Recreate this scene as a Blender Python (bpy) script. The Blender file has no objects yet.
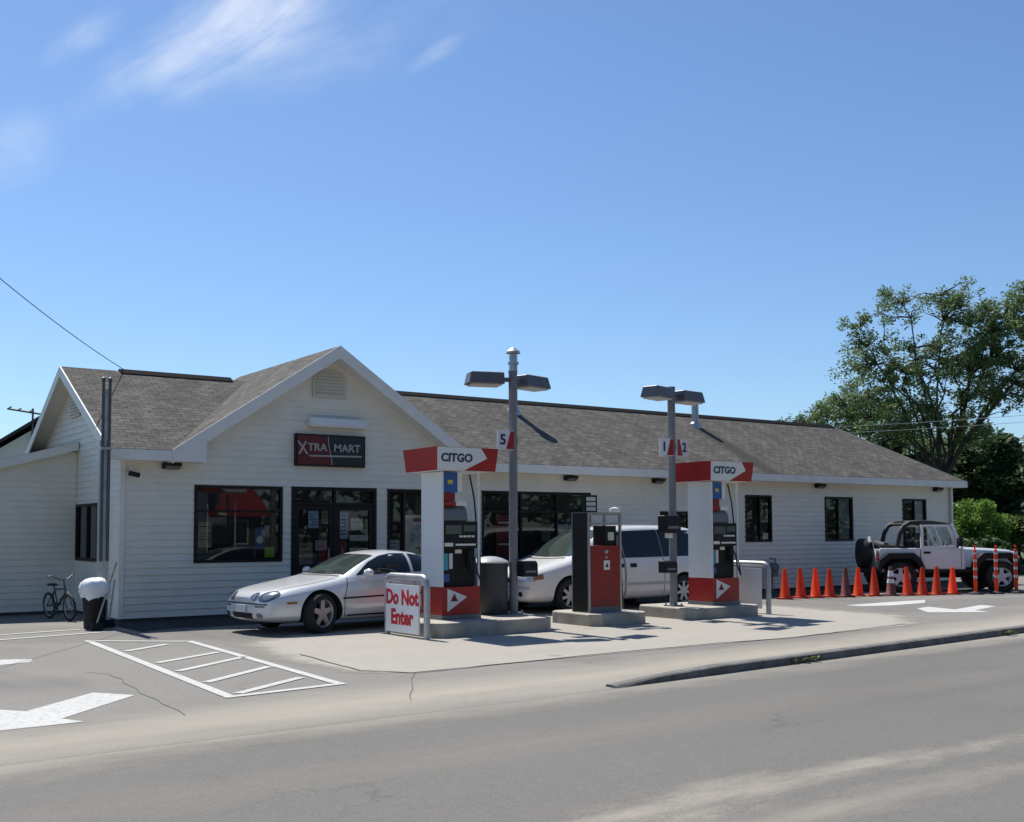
import bpy, bmesh, math, random
import numpy as np
from mathutils import Vector, Matrix
from mathutils.bvhtree import BVHTree
random.seed(7); rng = np.random.default_rng(7)
R = math.radians
SC = bpy.context.scene
COL = SC.collection

# ------------------------------------------------------------------ camera model (X along the shop front, Y away from the road)
F, YAW, PITCH, ROLL, CY, EYE = 1116.0, R(35.0), R(3.2), 0.0038, 469.6, 1.57
fw = np.array([math.sin(YAW)*math.cos(PITCH), math.cos(YAW)*math.cos(PITCH), math.sin(PITCH)])
rt0 = np.array([math.cos(YAW), -math.sin(YAW), 0.0]); up0 = np.cross(rt0, fw)
rt = rt0*math.cos(ROLL)-up0*math.sin(ROLL); up = up0*math.cos(ROLL)+rt0*math.sin(ROLL)
def G(x, y, z=0.0):
    """ground point seen at a photo pixel (used to survey the painted markings and kerbs)"""
    d = fw+rt*(x-512)/F-up*(y-CY)/F
    t = (z-EYE)/d[2]
    return (d[0]*t, d[1]*t)

# ------------------------------------------------------------------ materials
MATS = {}
def node(nt, kind, **kw):
    n = nt.nodes.new(kind)
    for k, v in kw.items():
        if k in n.inputs: n.inputs[k].default_value = v
        else: setattr(n, k, v)
    return n
def mat(name, col, rough=0.6, metal=0.0, var=0.0, vscale=3.0, bump=0.0, bscale=60.0, coat=0.0, spec=0.5, col2=None, detail=4.0, trans=0.0, emit=None):
    if name in MATS: return MATS[name]
    m = bpy.data.materials.new(name); m.use_nodes = True
    nt = m.node_tree; b = nt.nodes['Principled BSDF']
    b.inputs['Base Color'].default_value = (*col, 1); b.inputs['Roughness'].default_value = rough
    b.inputs['Metallic'].default_value = metal; b.inputs['Coat Weight'].default_value = coat
    b.inputs['Specular IOR Level'].default_value = spec
    tc = node(nt, 'ShaderNodeTexCoord')
    if var > 0 or col2:
        n = node(nt, 'ShaderNodeTexNoise', Scale=vscale, Detail=detail, Roughness=0.6)
        nt.links.new(tc.outputs['Object'], n.inputs['Vector'])
        mx = node(nt, 'ShaderNodeMix', data_type='RGBA')
        c2 = col2 or tuple(c*(1-var) for c in col); c1 = col if col2 else tuple(min(1, c*(1+var)) for c in col)
        mx.inputs[6].default_value = (*c1, 1); mx.inputs[7].default_value = (*c2, 1)
        mr = node(nt, 'ShaderNodeMapRange'); mr.inputs[1].default_value = .35; mr.inputs[2].default_value = .65
        nt.links.new(n.outputs['Fac'], mr.inputs[0]); nt.links.new(mr.outputs[0], mx.inputs[0])
        nt.links.new(mx.outputs[2], b.inputs['Base Color'])
    if bump > 0:
        n2 = node(nt, 'ShaderNodeTexNoise', Scale=bscale, Detail=5.0)
        nt.links.new(tc.outputs['Object'], n2.inputs['Vector'])
        bp = node(nt, 'ShaderNodeBump', Strength=bump, Distance=0.02)
        nt.links.new(n2.outputs['Fac'], bp.inputs['Height']); nt.links.new(bp.outputs[0], b.inputs['Normal'])
    if trans > 0:
        t = node(nt, 'ShaderNodeBsdfTranslucent'); t.inputs[0].default_value = (*[min(1, c*1.2) for c in col], 1)
        mixs = node(nt, 'ShaderNodeMixShader'); mixs.inputs[0].default_value = trans
        src = b.inputs['Base Color'].links
        if src: nt.links.new(src[0].from_socket, t.inputs[0])
        nt.links.new(b.outputs[0], mixs.inputs[1]); nt.links.new(t.outputs[0], mixs.inputs[2])
        nt.links.new(mixs.outputs[0], nt.nodes['Material Output'].inputs[0])
    MATS[name] = m
    return m
def vary(m, lo):
    """each object of the material fades a little differently"""
    nt = m.node_tree; b = nt.nodes['Principled BSDF']; src = b.inputs['Base Color'].links[0].from_socket; outs = [l.to_socket for l in src.links]
    oi = node(nt, 'ShaderNodeObjectInfo'); r = node(nt, 'ShaderNodeMapRange'); r.inputs[3].default_value = lo; r.inputs[4].default_value = 1; nt.links.new(oi.outputs['Random'], r.inputs[0])
    c = node(nt, 'ShaderNodeCombineColor'); [nt.links.new(r.outputs[0], c.inputs[i]) for i in range(3)]
    x = node(nt, 'ShaderNodeMix', data_type='RGBA', blend_type='MULTIPLY'); x.inputs[0].default_value = 1; nt.links.new(src, x.inputs[6]); nt.links.new(c.outputs[0], x.inputs[7])
    for o in outs: nt.links.new(x.outputs[2], o)
def glass(name, tint, ior=1.5):
    m = bpy.data.materials.new(name); m.use_nodes = True; nt = m.node_tree; nt.nodes.clear()
    o = node(nt, 'ShaderNodeOutputMaterial'); f = node(nt, 'ShaderNodeFresnel', IOR=ior)
    g = node(nt, 'ShaderNodeBsdfGlossy', Roughness=0.015); g.inputs[0].default_value = (.95, .97, 1, 1)
    t = node(nt, 'ShaderNodeBsdfTransparent'); t.inputs[0].default_value = (*tint, 1)
    x = node(nt, 'ShaderNodeMixShader')
    nt.links.new(f.outputs[0], x.inputs[0]); nt.links.new(t.outputs[0], x.inputs[1]); nt.links.new(g.outputs[0], x.inputs[2])
    nt.links.new(x.outputs[0], o.inputs[0]); MATS[name] = m
    return m

SIDING = mat('white_siding_paint', (.725, .695, .605), .55, var=.045, vscale=2.2, bump=.1, bscale=25, detail=8.0)
TRIM = mat('white_trim_paint', (.69, .68, .65), .5, var=.04, vscale=3)
VENTW = mat('weathered_vent_paint', (.58, .55, .47), .6, var=.06)
SOFFIT = mat('soffit_paint', (.72, .71, .66), .6, var=.04)
FOUND = mat('foundation_concrete', (.07, .068, .065), .9, var=.2, bump=.3)
DFRAME = mat('dark_bronze_frame', (.012, .011, .011), .5, spec=.25)
GLASSM = glass('window_glass', (.80, .84, .83))
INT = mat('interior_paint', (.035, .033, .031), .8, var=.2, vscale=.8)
DARK = mat('black_plastic', (.013, .013, .015), .5, var=.15, vscale=8, spec=.25)
RUBBER = mat('tyre_rubber', (.018, .018, .018), .85, var=.2, bump=.2)
GALV = mat('galvanised_steel', (.42, .43, .44), .42, .65, var=.15, vscale=9)
POLEM = mat('grey_pole_paint', (.20, .205, .22), .5, .2, var=.1, vscale=4)
LAMPM = mat('bronze_grey_lamp', (.125, .125, .135), .5, .2, var=.1)
LENS = mat('lamp_lens', (.55, .55, .5), .25)
CONC = mat('island_concrete', (.36, .335, .29), .9, var=.16, vscale=4, bump=.35, bscale=40)
RED = mat('red_sign_face', (.33, .012, .011), .4, var=.06, vscale=2)
DRED = mat('dark_red_panel', (.24, .011, .011), .4, var=.1, vscale=2)
WHITEP = mat('white_panel', (.70, .71, .71), .4, var=.03, vscale=2, coat=.1)
NAVY = mat('navy_ink', (.02, .035, .10), .5)
BLUE = mat('blue_sticker', (.03, .10, .33), .4)
TEAL = mat('teal_sticker', (.05, .35, .45), .4)
YEL = mat('yellow_ink', (.6, .5, .06), .5)
CARD = mat('white_card', (.72, .72, .68), .5)
GREYP = mat('grey_plastic', (.16, .17, .175), .45, var=.1)
LCD = mat('display_screen', (.09, .10, .095), .15)
STEEL = mat('stainless_steel', (.40, .40, .40), .35, .8)
ORANGE = mat('cone_orange_plastic', (.88, .105, .018), .45, var=.12, vscale=6, trans=.45)
vary(ORANGE, .62); ORANGED = mat('faded_cone_plastic', (.16, .035, .03), .6, var=.25, vscale=6)
REFL = mat('reflective_white_band', (.75, .74, .72), .35)
REDINK = mat('red_lettering', (.55, .02, .03), .5)
BLACK = mat('black_rubber', (.012, .012, .012), .6)
BAGW = mat('white_plastic_bag', (.80, .80, .80), .35, bump=.4, bscale=9)
WOOD = mat('pale_wood_handle', (.45, .36, .24), .6, var=.2, vscale=8)

# ------------------------------------------------------------------ object helpers
def link(o): COL.objects.link(o); return o
def tag(o, label, cat, group=None, kind=None):
    o['label'] = label; o['category'] = cat
    if group: o['group'] = group
    if kind: o['kind'] = kind
    return o
def thing(name, label, cat, loc=(0, 0, 0), rz=0.0, group=None):
    o = link(bpy.data.objects.new(name, None)); o.empty_display_size = .2
    o.location = loc; o.rotation_euler = (0, 0, rz)
    return tag(o, label, cat, group)
def build(name, bm, mats, parent=None, smooth=None, bevel=0.0, shift=None, seg=1):
    if bevel > 0:
        es = [e for e in bm.edges if len(e.link_faces) == 2 and e.calc_face_angle(0) > .5]
        bmesh.ops.bevel(bm, geom=es, offset=bevel, segments=seg, affect='EDGES', profile=.5, clamp_overlap=True)
    if shift is not None: bmesh.ops.translate(bm, verts=bm.verts, vec=Vector(shift))
    me = bpy.data.meshes.new(name); bm.to_mesh(me); bm.free()
    for m in (mats if isinstance(mats, (list, tuple)) else [mats]): me.materials.append(m)
    if smooth:
        me.polygons.foreach_set('use_smooth', [True]*len(me.polygons))
        me.set_sharp_from_angle(angle=R(smooth))
    o = link(bpy.data.objects.new(name, me))
    if parent: o.parent = parent
    return o
def NB(): return bmesh.new()
def face(bm, vs, mi=0):
    f = bm.faces.new(vs); f.material_index = mi; return f
def box(bm, a, b, mi=0, M=None):
    x0, y0, z0 = a; x1, y1, z1 = b
    P = [(x0,y0,z0),(x1,y0,z0),(x1,y1,z0),(x0,y1,z0),(x0,y0,z1),(x1,y0,z1),(x1,y1,z1),(x0,y1,z1)]
    v = [bm.verts.new(M @ Vector(p) if M else p) for p in P]
    for q in ((3,2,1,0),(4,5,6,7),(0,1,5,4),(1,2,6,5),(2,3,7,6),(3,0,4,7)): face(bm, [v[i] for i in q], mi)
def quad(bm, pts, mi=0): return face(bm, [bm.verts.new(p) for p in pts], mi)
def prism(bm, poly, axis, a, b, mi=0):
    """polygon in the two other axes extruded along axis from a to b"""
    def P(p, t):
        if axis == 'x': return (t, p[0], p[1])
        if axis == 'y': return (p[0], t, p[1])
        return (p[0], p[1], t)
    va = [bm.verts.new(P(p, a)) for p in poly]; vb = [bm.verts.new(P(p, b)) for p in poly]
    fs = [face(bm, va, mi), face(bm, list(reversed(vb)), mi)]
    n = len(poly)
    for i in range(n): fs.append(face(bm, [va[i], vb[i], vb[(i+1) % n], va[(i+1) % n]], mi))
    bmesh.ops.recalc_face_normals(bm, faces=fs)
def tube(bm, pts, r, n=8, mi=0, cap=True):
    pts = [Vector(p) for p in pts]; rs = r if isinstance(r, (list, tuple)) else [r]*len(pts)
    rings = []; prev = None
    for i, p in enumerate(pts):
        d = (pts[min(i+1, len(pts)-1)]-pts[max(i-1, 0)]).normalized()
        ref = prev if prev is not None else (Vector((0, 0, 1)) if abs(d.z) < .9 else Vector((1, 0, 0)))
        a = (ref-d*ref.dot(d)).normalized(); bvec = d.cross(a); prev = a
        rings.append([bm.verts.new(p+(a*math.cos(t)+bvec*math.sin(t))*rs[i]) for t in [2*math.pi*k/n for k in range(n)]])
    for i in range(len(rings)-1):
        for k in range(n): face(bm, [rings[i][k], rings[i][(k+1) % n], rings[i+1][(k+1) % n], rings[i+1][k]], mi)
    if cap:
        face(bm, list(reversed(rings[0])), mi); face(bm, rings[-1], mi)
def lathe(bm, prof, c=(0, 0, 0), n=20, mi=0, axis='z', cap=True):
    """prof: list of (radius, height)"""
    rings = []
    for r, h in prof:
        ring = []
        for k in range(n):
            t = 2*math.pi*k/n; x, y = r*math.cos(t), r*math.sin(t)
            p = (x, y, h) if axis == 'z' else ((x, h, y) if axis == 'y' else (h, x, y))
            ring.append(bm.verts.new((c[0]+p[0], c[1]+p[1], c[2]+p[2])))
        rings.append(ring)
    fs = []
    for i in range(len(rings)-1):
        for k in range(n): fs.append(face(bm, [rings[i][k], rings[i][(k+1) % n], rings[i+1][(k+1) % n], rings[i+1][k]], mi))
    if cap and prof[0][0] > 1e-4: fs.append(face(bm, rings[0], mi))
    if cap and prof[-1][0] > 1e-4: fs.append(face(bm, rings[-1], mi))
    bmesh.ops.recalc_face_normals(bm, faces=fs)
def sphere(bm, c, r, mi=0, sx=1, sy=1, sz=1, u=16, v=10):
    M = Matrix.Translation(c) @ Matrix.Diagonal((r*sx, r*sy, r*sz, 1))
    res = bmesh.ops.create_uvsphere(bm, u_segments=u, v_segments=v, radius=1, matrix=M)
    for vv in res['verts']:
        for f in vv.link_faces: f.material_index = mi
def text_obj(name, s, size, m, parent, loc, rot=(R(90), 0, 0), depth=.004, align='CENTER', bold=0.0, xs=1.0, shear=0.0):
    cu = bpy.data.curves.new('t', 'FONT'); cu.body = s; cu.size = size; cu.extrude = depth; cu.align_x = align; cu.align_y = 'CENTER'
    cu.offset = bold; cu.shear = shear; cu.resolution_u = 3
    t = link(bpy.data.objects.new('t', cu)); bpy.context.view_layer.update()
    me = bpy.data.meshes.new_from_object(t.evaluated_get(bpy.context.evaluated_depsgraph_get()))
    bpy.data.objects.remove(t)
    M = Matrix.Translation(loc) @ Matrix.Rotation(rot[2], 4, 'Z') @ Matrix.Rotation(rot[0], 4, 'X') @ Matrix.Diagonal((xs, 1, 1, 1))
    me.transform(M); me.materials.clear(); me.materials.append(m)
    o = link(bpy.data.objects.new(name, me)); o.parent = parent
    return o
def kids(o): return [c for c in bpy.data.objects if c.parent == o]
def copy_tree(o, parent=None):
    c = o.copy(); COL.objects.link(c)
    if parent: c.parent = parent
    for ch in kids(o): copy_tree(ch, c)
    return c
def applied(o, mods):
    """evaluate the given modifiers into a new mesh for o"""
    for kind, kw in mods:
        m = o.modifiers.new('m', kind)
        for k, v in kw.items(): setattr(m, k, v)
    bpy.context.view_layer.update()
    me = bpy.data.meshes.new_from_object(o.evaluated_get(bpy.context.evaluated_depsgraph_get()))
    o.modifiers.clear(); old = o.data; o.data = me; me.name = old.name
    return o
def structure(name, bm, mats, label=None, **kw):
    o = build(name, bm, mats, **kw); o['kind'] = 'structure'
    o['label'] = label or name.replace('_', ' '); o['category'] = name.replace('_', ' ')
    return o

# ------------------------------------------------------------------ ground
def ground_mat(name, c1, c2, scale, fine, rough=.92, bump=.25, spots=None, extra=None, warm=None):
    m = bpy.data.materials.new(name); m.use_nodes = True; nt = m.node_tree; b = nt.nodes['Principled BSDF']
    b.inputs['Roughness'].default_value = rough; b.inputs['Specular IOR Level'].default_value = .25
    tc = node(nt, 'ShaderNodeTexCoord')
    def noise(sc, det=6.0, ro=.6, mp=None):
        n = node(nt, 'ShaderNodeTexNoise', Scale=sc, Detail=det, Roughness=ro)
        if mp:
            k = node(nt, 'ShaderNodeMapping'); k.inputs['Scale'].default_value = mp
            nt.links.new(tc.outputs['Object'], k.inputs[0]); nt.links.new(k.outputs[0], n.inputs['Vector'])
        else: nt.links.new(tc.outputs['Object'], n.inputs['Vector'])
        return n
    def rng_(src, a, bb, lo=0.0, hi=1.0):
        r = node(nt, 'ShaderNodeMapRange'); r.inputs[1].default_value = a; r.inputs[2].default_value = bb
        r.inputs[3].default_value = lo; r.inputs[4].default_value = hi
        nt.links.new(src, r.inputs[0]); return r.outputs[0]
    def mix(fac, A, B, mode='MIX'):
        x = node(nt, 'ShaderNodeMix', data_type='RGBA', blend_type=mode)
        for s, v in ((0, fac), (6, A), (7, B)):
            if isinstance(v, (float, int)): x.inputs[s].default_value = v
            elif isinstance(v, tuple): x.inputs[s].default_value = (*v, 1)
            else: nt.links.new(v, x.inputs[s])
        return x.outputs[2]
    n1 = noise(scale); n2 = noise(fine, 3.0, .7); n3 = noise(fine*11, 3.0, .85)
    c = mix(rng_(n1.outputs['Fac'], .3, .7), c1, c2)
    c = mix(rng_(n2.outputs['Fac'], .3, .7, 0, .5), c, tuple(x*.82 for x in c1))
    sp = rng_(n3.outputs['Fac'], .36, .64, .80, 1.18)
    comb = node(nt, 'ShaderNodeCombineColor')
    for i in range(3): nt.links.new(sp, comb.inputs[i])
    c = mix(1.0, c, comb.outputs[0], 'MULTIPLY')
    env = dict(nt=nt, tc=tc, noise=noise, rng=rng_, mix=mix)
    if extra: c = extra(env, c)
    nt.links.new(c, b.inputs['Base Color'])
    bp = node(nt, 'ShaderNodeBump', Strength=bump, Distance=.01); nt.links.new(n3.outputs['Fac'], bp.inputs['Height'])
    nt.links.new(bp.outputs[0], b.inputs['Normal'])
    MATS[name] = m
    return m
def sand_extra(bands, amount, wob=1.1, streak=(.35, 1.6, 1)):
    """sandy grit lying in bands along the road (worked from the true position on the ground)"""
    def f(e, c):
        nt = e['nt']; sx = node(nt, 'ShaderNodeSeparateXYZ'); nt.links.new(e['tc'].outputs['Object'], sx.inputs[0])
        nz = e['noise'](.9, 6, .65, streak)
        for (y0, slope, half, soft, amt) in bands:
            m1 = node(nt, 'ShaderNodeMath', operation='MULTIPLY'); nt.links.new(sx.outputs[0], m1.inputs[0]); m1.inputs[1].default_value = -slope
            m2 = node(nt, 'ShaderNodeMath', operation='ADD'); nt.links.new(sx.outputs[1], m2.inputs[0]); nt.links.new(m1.outputs[0], m2.inputs[1])
            m3 = node(nt, 'ShaderNodeMath', operation='SUBTRACT'); nt.links.new(m2.outputs[0], m3.inputs[0]); m3.inputs[1].default_value = y0
            m4 = node(nt, 'ShaderNodeMath', operation='ABSOLUTE'); nt.links.new(m3.outputs[0], m4.inputs[0])
            w = node(nt, 'ShaderNodeMath', operation='MULTIPLY_ADD'); nt.links.new(nz.outputs['Fac'], w.inputs[0]); w.inputs[1].default_value = wob; nt.links.new(m4.outputs[0], w.inputs[2])
            gr = e['noise'](55, 3, .8); g1 = node(nt, 'ShaderNodeMath', operation='MULTIPLY_ADD'); nt.links.new(gr.outputs['Fac'], g1.inputs[0]); g1.inputs[1].default_value = .55; nt.links.new(w.outputs[0], g1.inputs[2])
            cl_ = e['noise'](2.6, 5, .7, (.5, 1.3, 1)); g2 = node(nt, 'ShaderNodeMath', operation='MULTIPLY_ADD'); nt.links.new(cl_.outputs['Fac'], g2.inputs[0]); g2.inputs[1].default_value = .7; nt.links.new(g1.outputs[0], g2.inputs[2]); w = g2
            msk = e['rng'](w.outputs[0], half+wob*.5+soft+.62, half+wob*.5-soft+.62, 0, amt)
            c = e['mix'](msk, c, (.36, .325, .265))
        return c
    return f
def lot_extra(e, c):
    # old oil drips and tyre-worn tracks, plus the gritty edge toward the road
    nt = e['nt']
    st = e['noise'](.55, 3, .5, (1, .45, 1)); c = e['mix'](e['rng'](st.outputs['Fac'], .56, .70, 0, .45), c, (.10, .098, .095))
    oil = e['noise'](2.3, 2, .5); c = e['mix'](e['rng'](oil.outputs['Fac'], .70, .78, 0, .6), c, (.05, .048, .046)); c = road_extra(e, c)
    return sand_extra([(8.85, .10, .40, .6, .85)], .7)(e, c)
def road_extra(e, c):
    # faint wheel tracks, darker patched areas and fine cracks in the asphalt
    nt = e['nt']; pt = e['noise'](.33, 2, .4, (.35, 1, 1)); c = e['mix'](e['rng'](pt.outputs['Fac'], .52, .58, 0, .28), c, (.095, .092, .086))
    vo = node(nt, 'ShaderNodeTexVoronoi', feature='DISTANCE_TO_EDGE', Scale=.42); nz = e['noise'](1.6, 5, .7)
    va = node(nt, 'ShaderNodeVectorMath', operation='MULTIPLY_ADD'); nt.links.new(nz.outputs['Color'], va.inputs[0]); va.inputs[1].default_value = (.9, .9, 0); nt.links.new(e['tc'].outputs['Object'], va.inputs[2]); nt.links.new(va.outputs[0], vo.inputs['Vector'])
    ck = e['rng'](vo.outputs['Distance'], .006, .002, 0, 1); ms = e['noise'](.5, 3, .5); mm = e['rng'](ms.outputs['Fac'], .52, .64, 0, .28)
    m = node(nt, 'ShaderNodeMath', operation='MULTIPLY'); nt.links.new(ck, m.inputs[0]); nt.links.new(mm, m.inputs[1])
    return e['mix'](m.outputs[0], c, (.05, .048, .045))
def both(f, g): return lambda e, c: g(e, f(e, c))
M_GRASS = ground_mat('dry_grass_ground', (.06, .085, .03), (.10, .10, .05), .3, 4, bump=.6)
M_LOT = ground_mat('lot_asphalt', (.225, .214, .193), (.19, .181, .164), .35, 6, extra=lot_extra)
M_ROAD = ground_mat('road_asphalt', (.160, .153, .140), (.138, .133, .122), .25, 7, extra=both(road_extra, sand_extra([(8.35, .085, .30, .55, .9), (4.78, .01, .02, .20, .7), (4.25, 0.0, .0, .25, .45), (6.6, .05, .0, .5, .18)], .8, wob=1.0)))
def conc_extra(e, c):
    st = e['noise'](.8, 5, .6); c = e['mix'](e['rng'](st.outputs['Fac'], .55, .72, 0, .5), c, (.30, .275, .24))
    o = e['noise'](1.7, 3, .5); return e['mix'](e['rng'](o.outputs['Fac'], .66, .76, 0, .6), c, (.13, .12, .11))
M_PAD = ground_mat('pad_concrete', (.365, .342, .298), (.315, .293, .255), .7, 5, extra=conc_extra)
M_PAINT = ground_mat('worn_road_paint', (.58, .58, .56), (.50, .50, .48), 1.5, 12, bump=.1)
def paint_extra_mat():
    m = M_PAINT; nt = m.node_tree; b = nt.nodes['Principled BSDF']; out = nt.nodes['Material Output']
    n = node(nt, 'ShaderNodeTexNoise', Scale=16.0, Detail=6.0, Roughness=.75); tc = node(nt, 'ShaderNodeTexCoord')
    nt.links.new(tc.outputs['Object'], n.inputs['Vector'])
    r = node(nt, 'ShaderNodeMapRange'); r.inputs[1].default_value = .50; r.inputs[2].default_value = .72; r.inputs[3].default_value = .93; r.inputs[4].default_value = .45
    nt.links.new(n.outputs['Fac'], r.inputs[0]); nt.links.new(r.outputs[0], b.inputs['Alpha'])
paint_extra_mat()
M_SEAM = mat('dark_seam', (.035, .033, .03), .95, var=.3)
M_KERB = mat('granite_kerb', (.135, .13, .122), .9, var=.3, vscale=5, bump=.5, bscale=50)

def sheet(name, pts, z, m, label=None):
    bm = NB(); quad(bm, [(p[0], p[1], z) for p in pts]); 
    if bm.faces[:][0].normal.z < 0: pass
    bm.normal_update()
    for f in bm.faces:
        if f.normal.z < 0: f.normal_flip()
    return structure(name, bm, m, label)
sheet('ground', [(-400, -400), (500, -400), (500, 500), (-400, 500)], -.02, M_GRASS, 'grassy open ground around the lot')
def road_edge(x): return 8.62+.105*(x-7.0)*(1 if x > 7 else .55)
road_pts = [(x, road_edge(x)) for x in (-60, -20, 0, 7, 14, 22, 40, 90)]
sheet('road', [(-60, -4.2), (90, -2)]+[(x, y+.25) for x, y in reversed(road_pts)], -.005, M_ROAD, 'grey asphalt road in front of the lot')
lot_front = [(x, road_edge(x)) for x in (-60, -20, 0, 7, 14, 22, 36)]
sheet('parking_lot', lot_front+[(36, 21.5), (31.5, 30), (-30, 30), (-60, 30)], -.004, M_LOT, 'worn light grey asphalt parking lot')
PAD = [G(414, 672), G(361, 669.5), G(283, 651), G(262, 643), G(300, 636.5), (7.6, 19.0), (17.8, 19.0), (17.6, 13.0), (16.0, 11.55), (12.9, 11.25)]
OFFS = [(-.12, -.04), (-.5, -.15), (-.9, .1), (-.8, .3), (-.5, .6), (-.3, .6), (1.0, .5), (1.3, 0), (1.2, .03), (.05, .015)]
bm = NB(); al = bm.verts.layers.float.new('edge')
vi = [bm.verts.new((p[0]-.35*o[0], p[1]-.35*o[1], 0)) for p, o in zip(PAD, OFFS)]; vo = [bm.verts.new((p[0]+o[0], p[1]+o[1], 0)) for p, o in zip(PAD, OFFS)]
for v in vi: v[al] = 1.0
for v in vo: v[al] = 0.0
face(bm, vi); [face(bm, [vi[k], vi[(k+1) % 10], vo[(k+1) % 10], vo[k]]) for k in range(10)]; bm.normal_update()
for f in bm.faces:
    if f.normal.z < 0: f.normal_flip()
structure('concrete_apron', bm, M_PAD, 'pale concrete apron under the fuel pumps')
nt = M_PAD.node_tree; at_ = node(nt, 'ShaderNodeAttribute', attribute_name='edge'); tc = node(nt, 'ShaderNodeTexCoord'); nz = node(nt, 'ShaderNodeTexNoise', Scale=2.5, Detail=8.0, Roughness=.7); nt.links.new(tc.outputs['Object'], nz.inputs['Vector'])
ma = node(nt, 'ShaderNodeMath', operation='MULTIPLY_ADD'); nt.links.new(nz.outputs['Fac'], ma.inputs[0]); ma.inputs[1].default_value = 1.0; nt.links.new(at_.outputs['Fac'], ma.inputs[2])
mr = node(nt, 'ShaderNodeMapRange'); mr.inputs[1].default_value = .75; mr.inputs[2].default_value = 1.25; nt.links.new(ma.outputs[0], mr.inputs[0]); nt.links.new(mr.outputs[0], nt.nodes['Principled BSDF'].inputs['Alpha'])
def strip(pts, w, closed=False):
    P = [Vector((p[0], p[1], 0)) for p in pts]; L, Rr = [], []
    for i, p in enumerate(P):
        d = (P[min(i+1, len(P)-1)]-P[max(i-1, 0)]).normalized(); n = Vector((-d.y, d.x, 0))*w/2
        L.append(p+n); Rr.append(p-n)
    return L, Rr
def strips(name, lines, w, z, m, label, jag=0.0):
    bm = NB()
    for ln in lines:
        if jag:
            q = []
            for i in range(len(ln)-1):
                a, b = Vector((*ln[i], 0)), Vector((*ln[i+1], 0)); k = max(1, int((b-a).length/.25))
                for j in range(k): 
                    p = a.lerp(b, j/k); q.append((p.x+random.uniform(-jag, jag), p.y+random.uniform(-jag, jag)))
            ln = q+[ln[-1]]
        L, Rr = strip(ln, w)
        for i in range(len(L)-1):
            f = quad(bm, [(*Rr[i].xy, z), (*Rr[i+1].xy, z), (*L[i+1].xy, z), (*L[i].xy, z)])
    return structure(name, bm, m, label)
strips('apron_seam', [[G(300, 654.5), G(361, 670.5), G(414, 673), G(600, 654), G(720, 643), G(790, 638), G(905, 624)]], .03, .004, M_SEAM, 'dark joint along the edge of the apron', .02)
strips('asphalt_crack', [[G(83, 672), G(110, 674), G(130, 685), G(155, 700), G(185, 715)], [G(414, 673), G(411, 700)]], .010, 0.0, mat('faint_crack', (.10, .095, .088), .95), 'thin crack in the lot asphalt', .03)
SHADOWSTRIP = ground_mat('shadow_dark_asphalt', (.050, .049, .047), (.036, .035, .034), .8, 6)  # dark ground colour that paints in the deeper shadow before the shop
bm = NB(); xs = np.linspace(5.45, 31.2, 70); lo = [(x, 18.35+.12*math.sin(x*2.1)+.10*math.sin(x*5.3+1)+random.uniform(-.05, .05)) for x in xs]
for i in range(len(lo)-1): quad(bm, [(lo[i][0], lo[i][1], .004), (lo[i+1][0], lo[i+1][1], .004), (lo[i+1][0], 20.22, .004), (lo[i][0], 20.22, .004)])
structure('shadow_strip', bm, SHADOWSTRIP, 'darker asphalt strip painting in deep shadow along the foot of the shop front')
# painted markings (each is a polygon on the ground)
A, B, C_, D = G(88, 641), G(230, 697), G(340, 684), G(190, 641.5)
def lerp(p, q, t): return (p[0]+(q[0]-p[0])*t, p[1]+(q[1]-p[1])*t)
def inset(p, q, a, b):
    d = math.hypot(q[0]-p[0], q[1]-p[1]); return [lerp(p, q, a/d), lerp(p, q, 1-b/d)]
ln = [inset(A, B, -.055, -.055), inset(D, C_, -.055, -.055), inset(B, C_, .06, .06), inset(A, D, .06, .06)]
for p, q in (((125, 651.5), (167, 644.3)), ((157, 663), (219, 652.1)), ((178, 671.3), (244, 656.9)), ((206, 682.5), (269, 666.6)), ((238, 693.6), (301, 677.5))): ln.append([G(*p), G(*q)])
strips('hatched_marking', ln, .11, .004, M_PAINT, 'white hatched no parking box painted beside the shop')
strips('bay_line', [[(-8, 17.0), G(0, 640), G(105, 632)], [(-8, 18.6), G(0, 635), G(80, 629.5)]], .11, .004, M_PAINT, 'white bay lines painted by the side wall')
def arrow(px, label):
    bm = NB(); quad(bm, [(*G(*p), 0.0) for p in px]); bm.normal_update()
    for f in bm.faces:
        if f.normal.z < 0: f.normal_flip()
    return structure('painted_arrow', bm, M_PAINT, label)
arrow([(-60, 706), (26, 711.2), (93, 692.5), (135, 695), (61.5, 718.5), (84, 721.5), (-60, 737)], 'large white arrow painted at the left edge of the lot')
arrow([(-40, 660.5), (33, 659), (30, 662), (-40, 669)], 'faint white arrow tip painted farther back at left')
arrow([(845, 605.3), (889, 602), (925, 599.8), (925, 602.8), (892, 605.4), (862, 606.2)], 'white arrow painted farther from the kerb')
arrow([(917, 608.4), (928, 606.7), (955, 609.4), (981, 604.9), (996, 606.2), (975, 610.2), (990, 612), (928, 612.3)], 'white arrow painted nearer the kerb')
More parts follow.
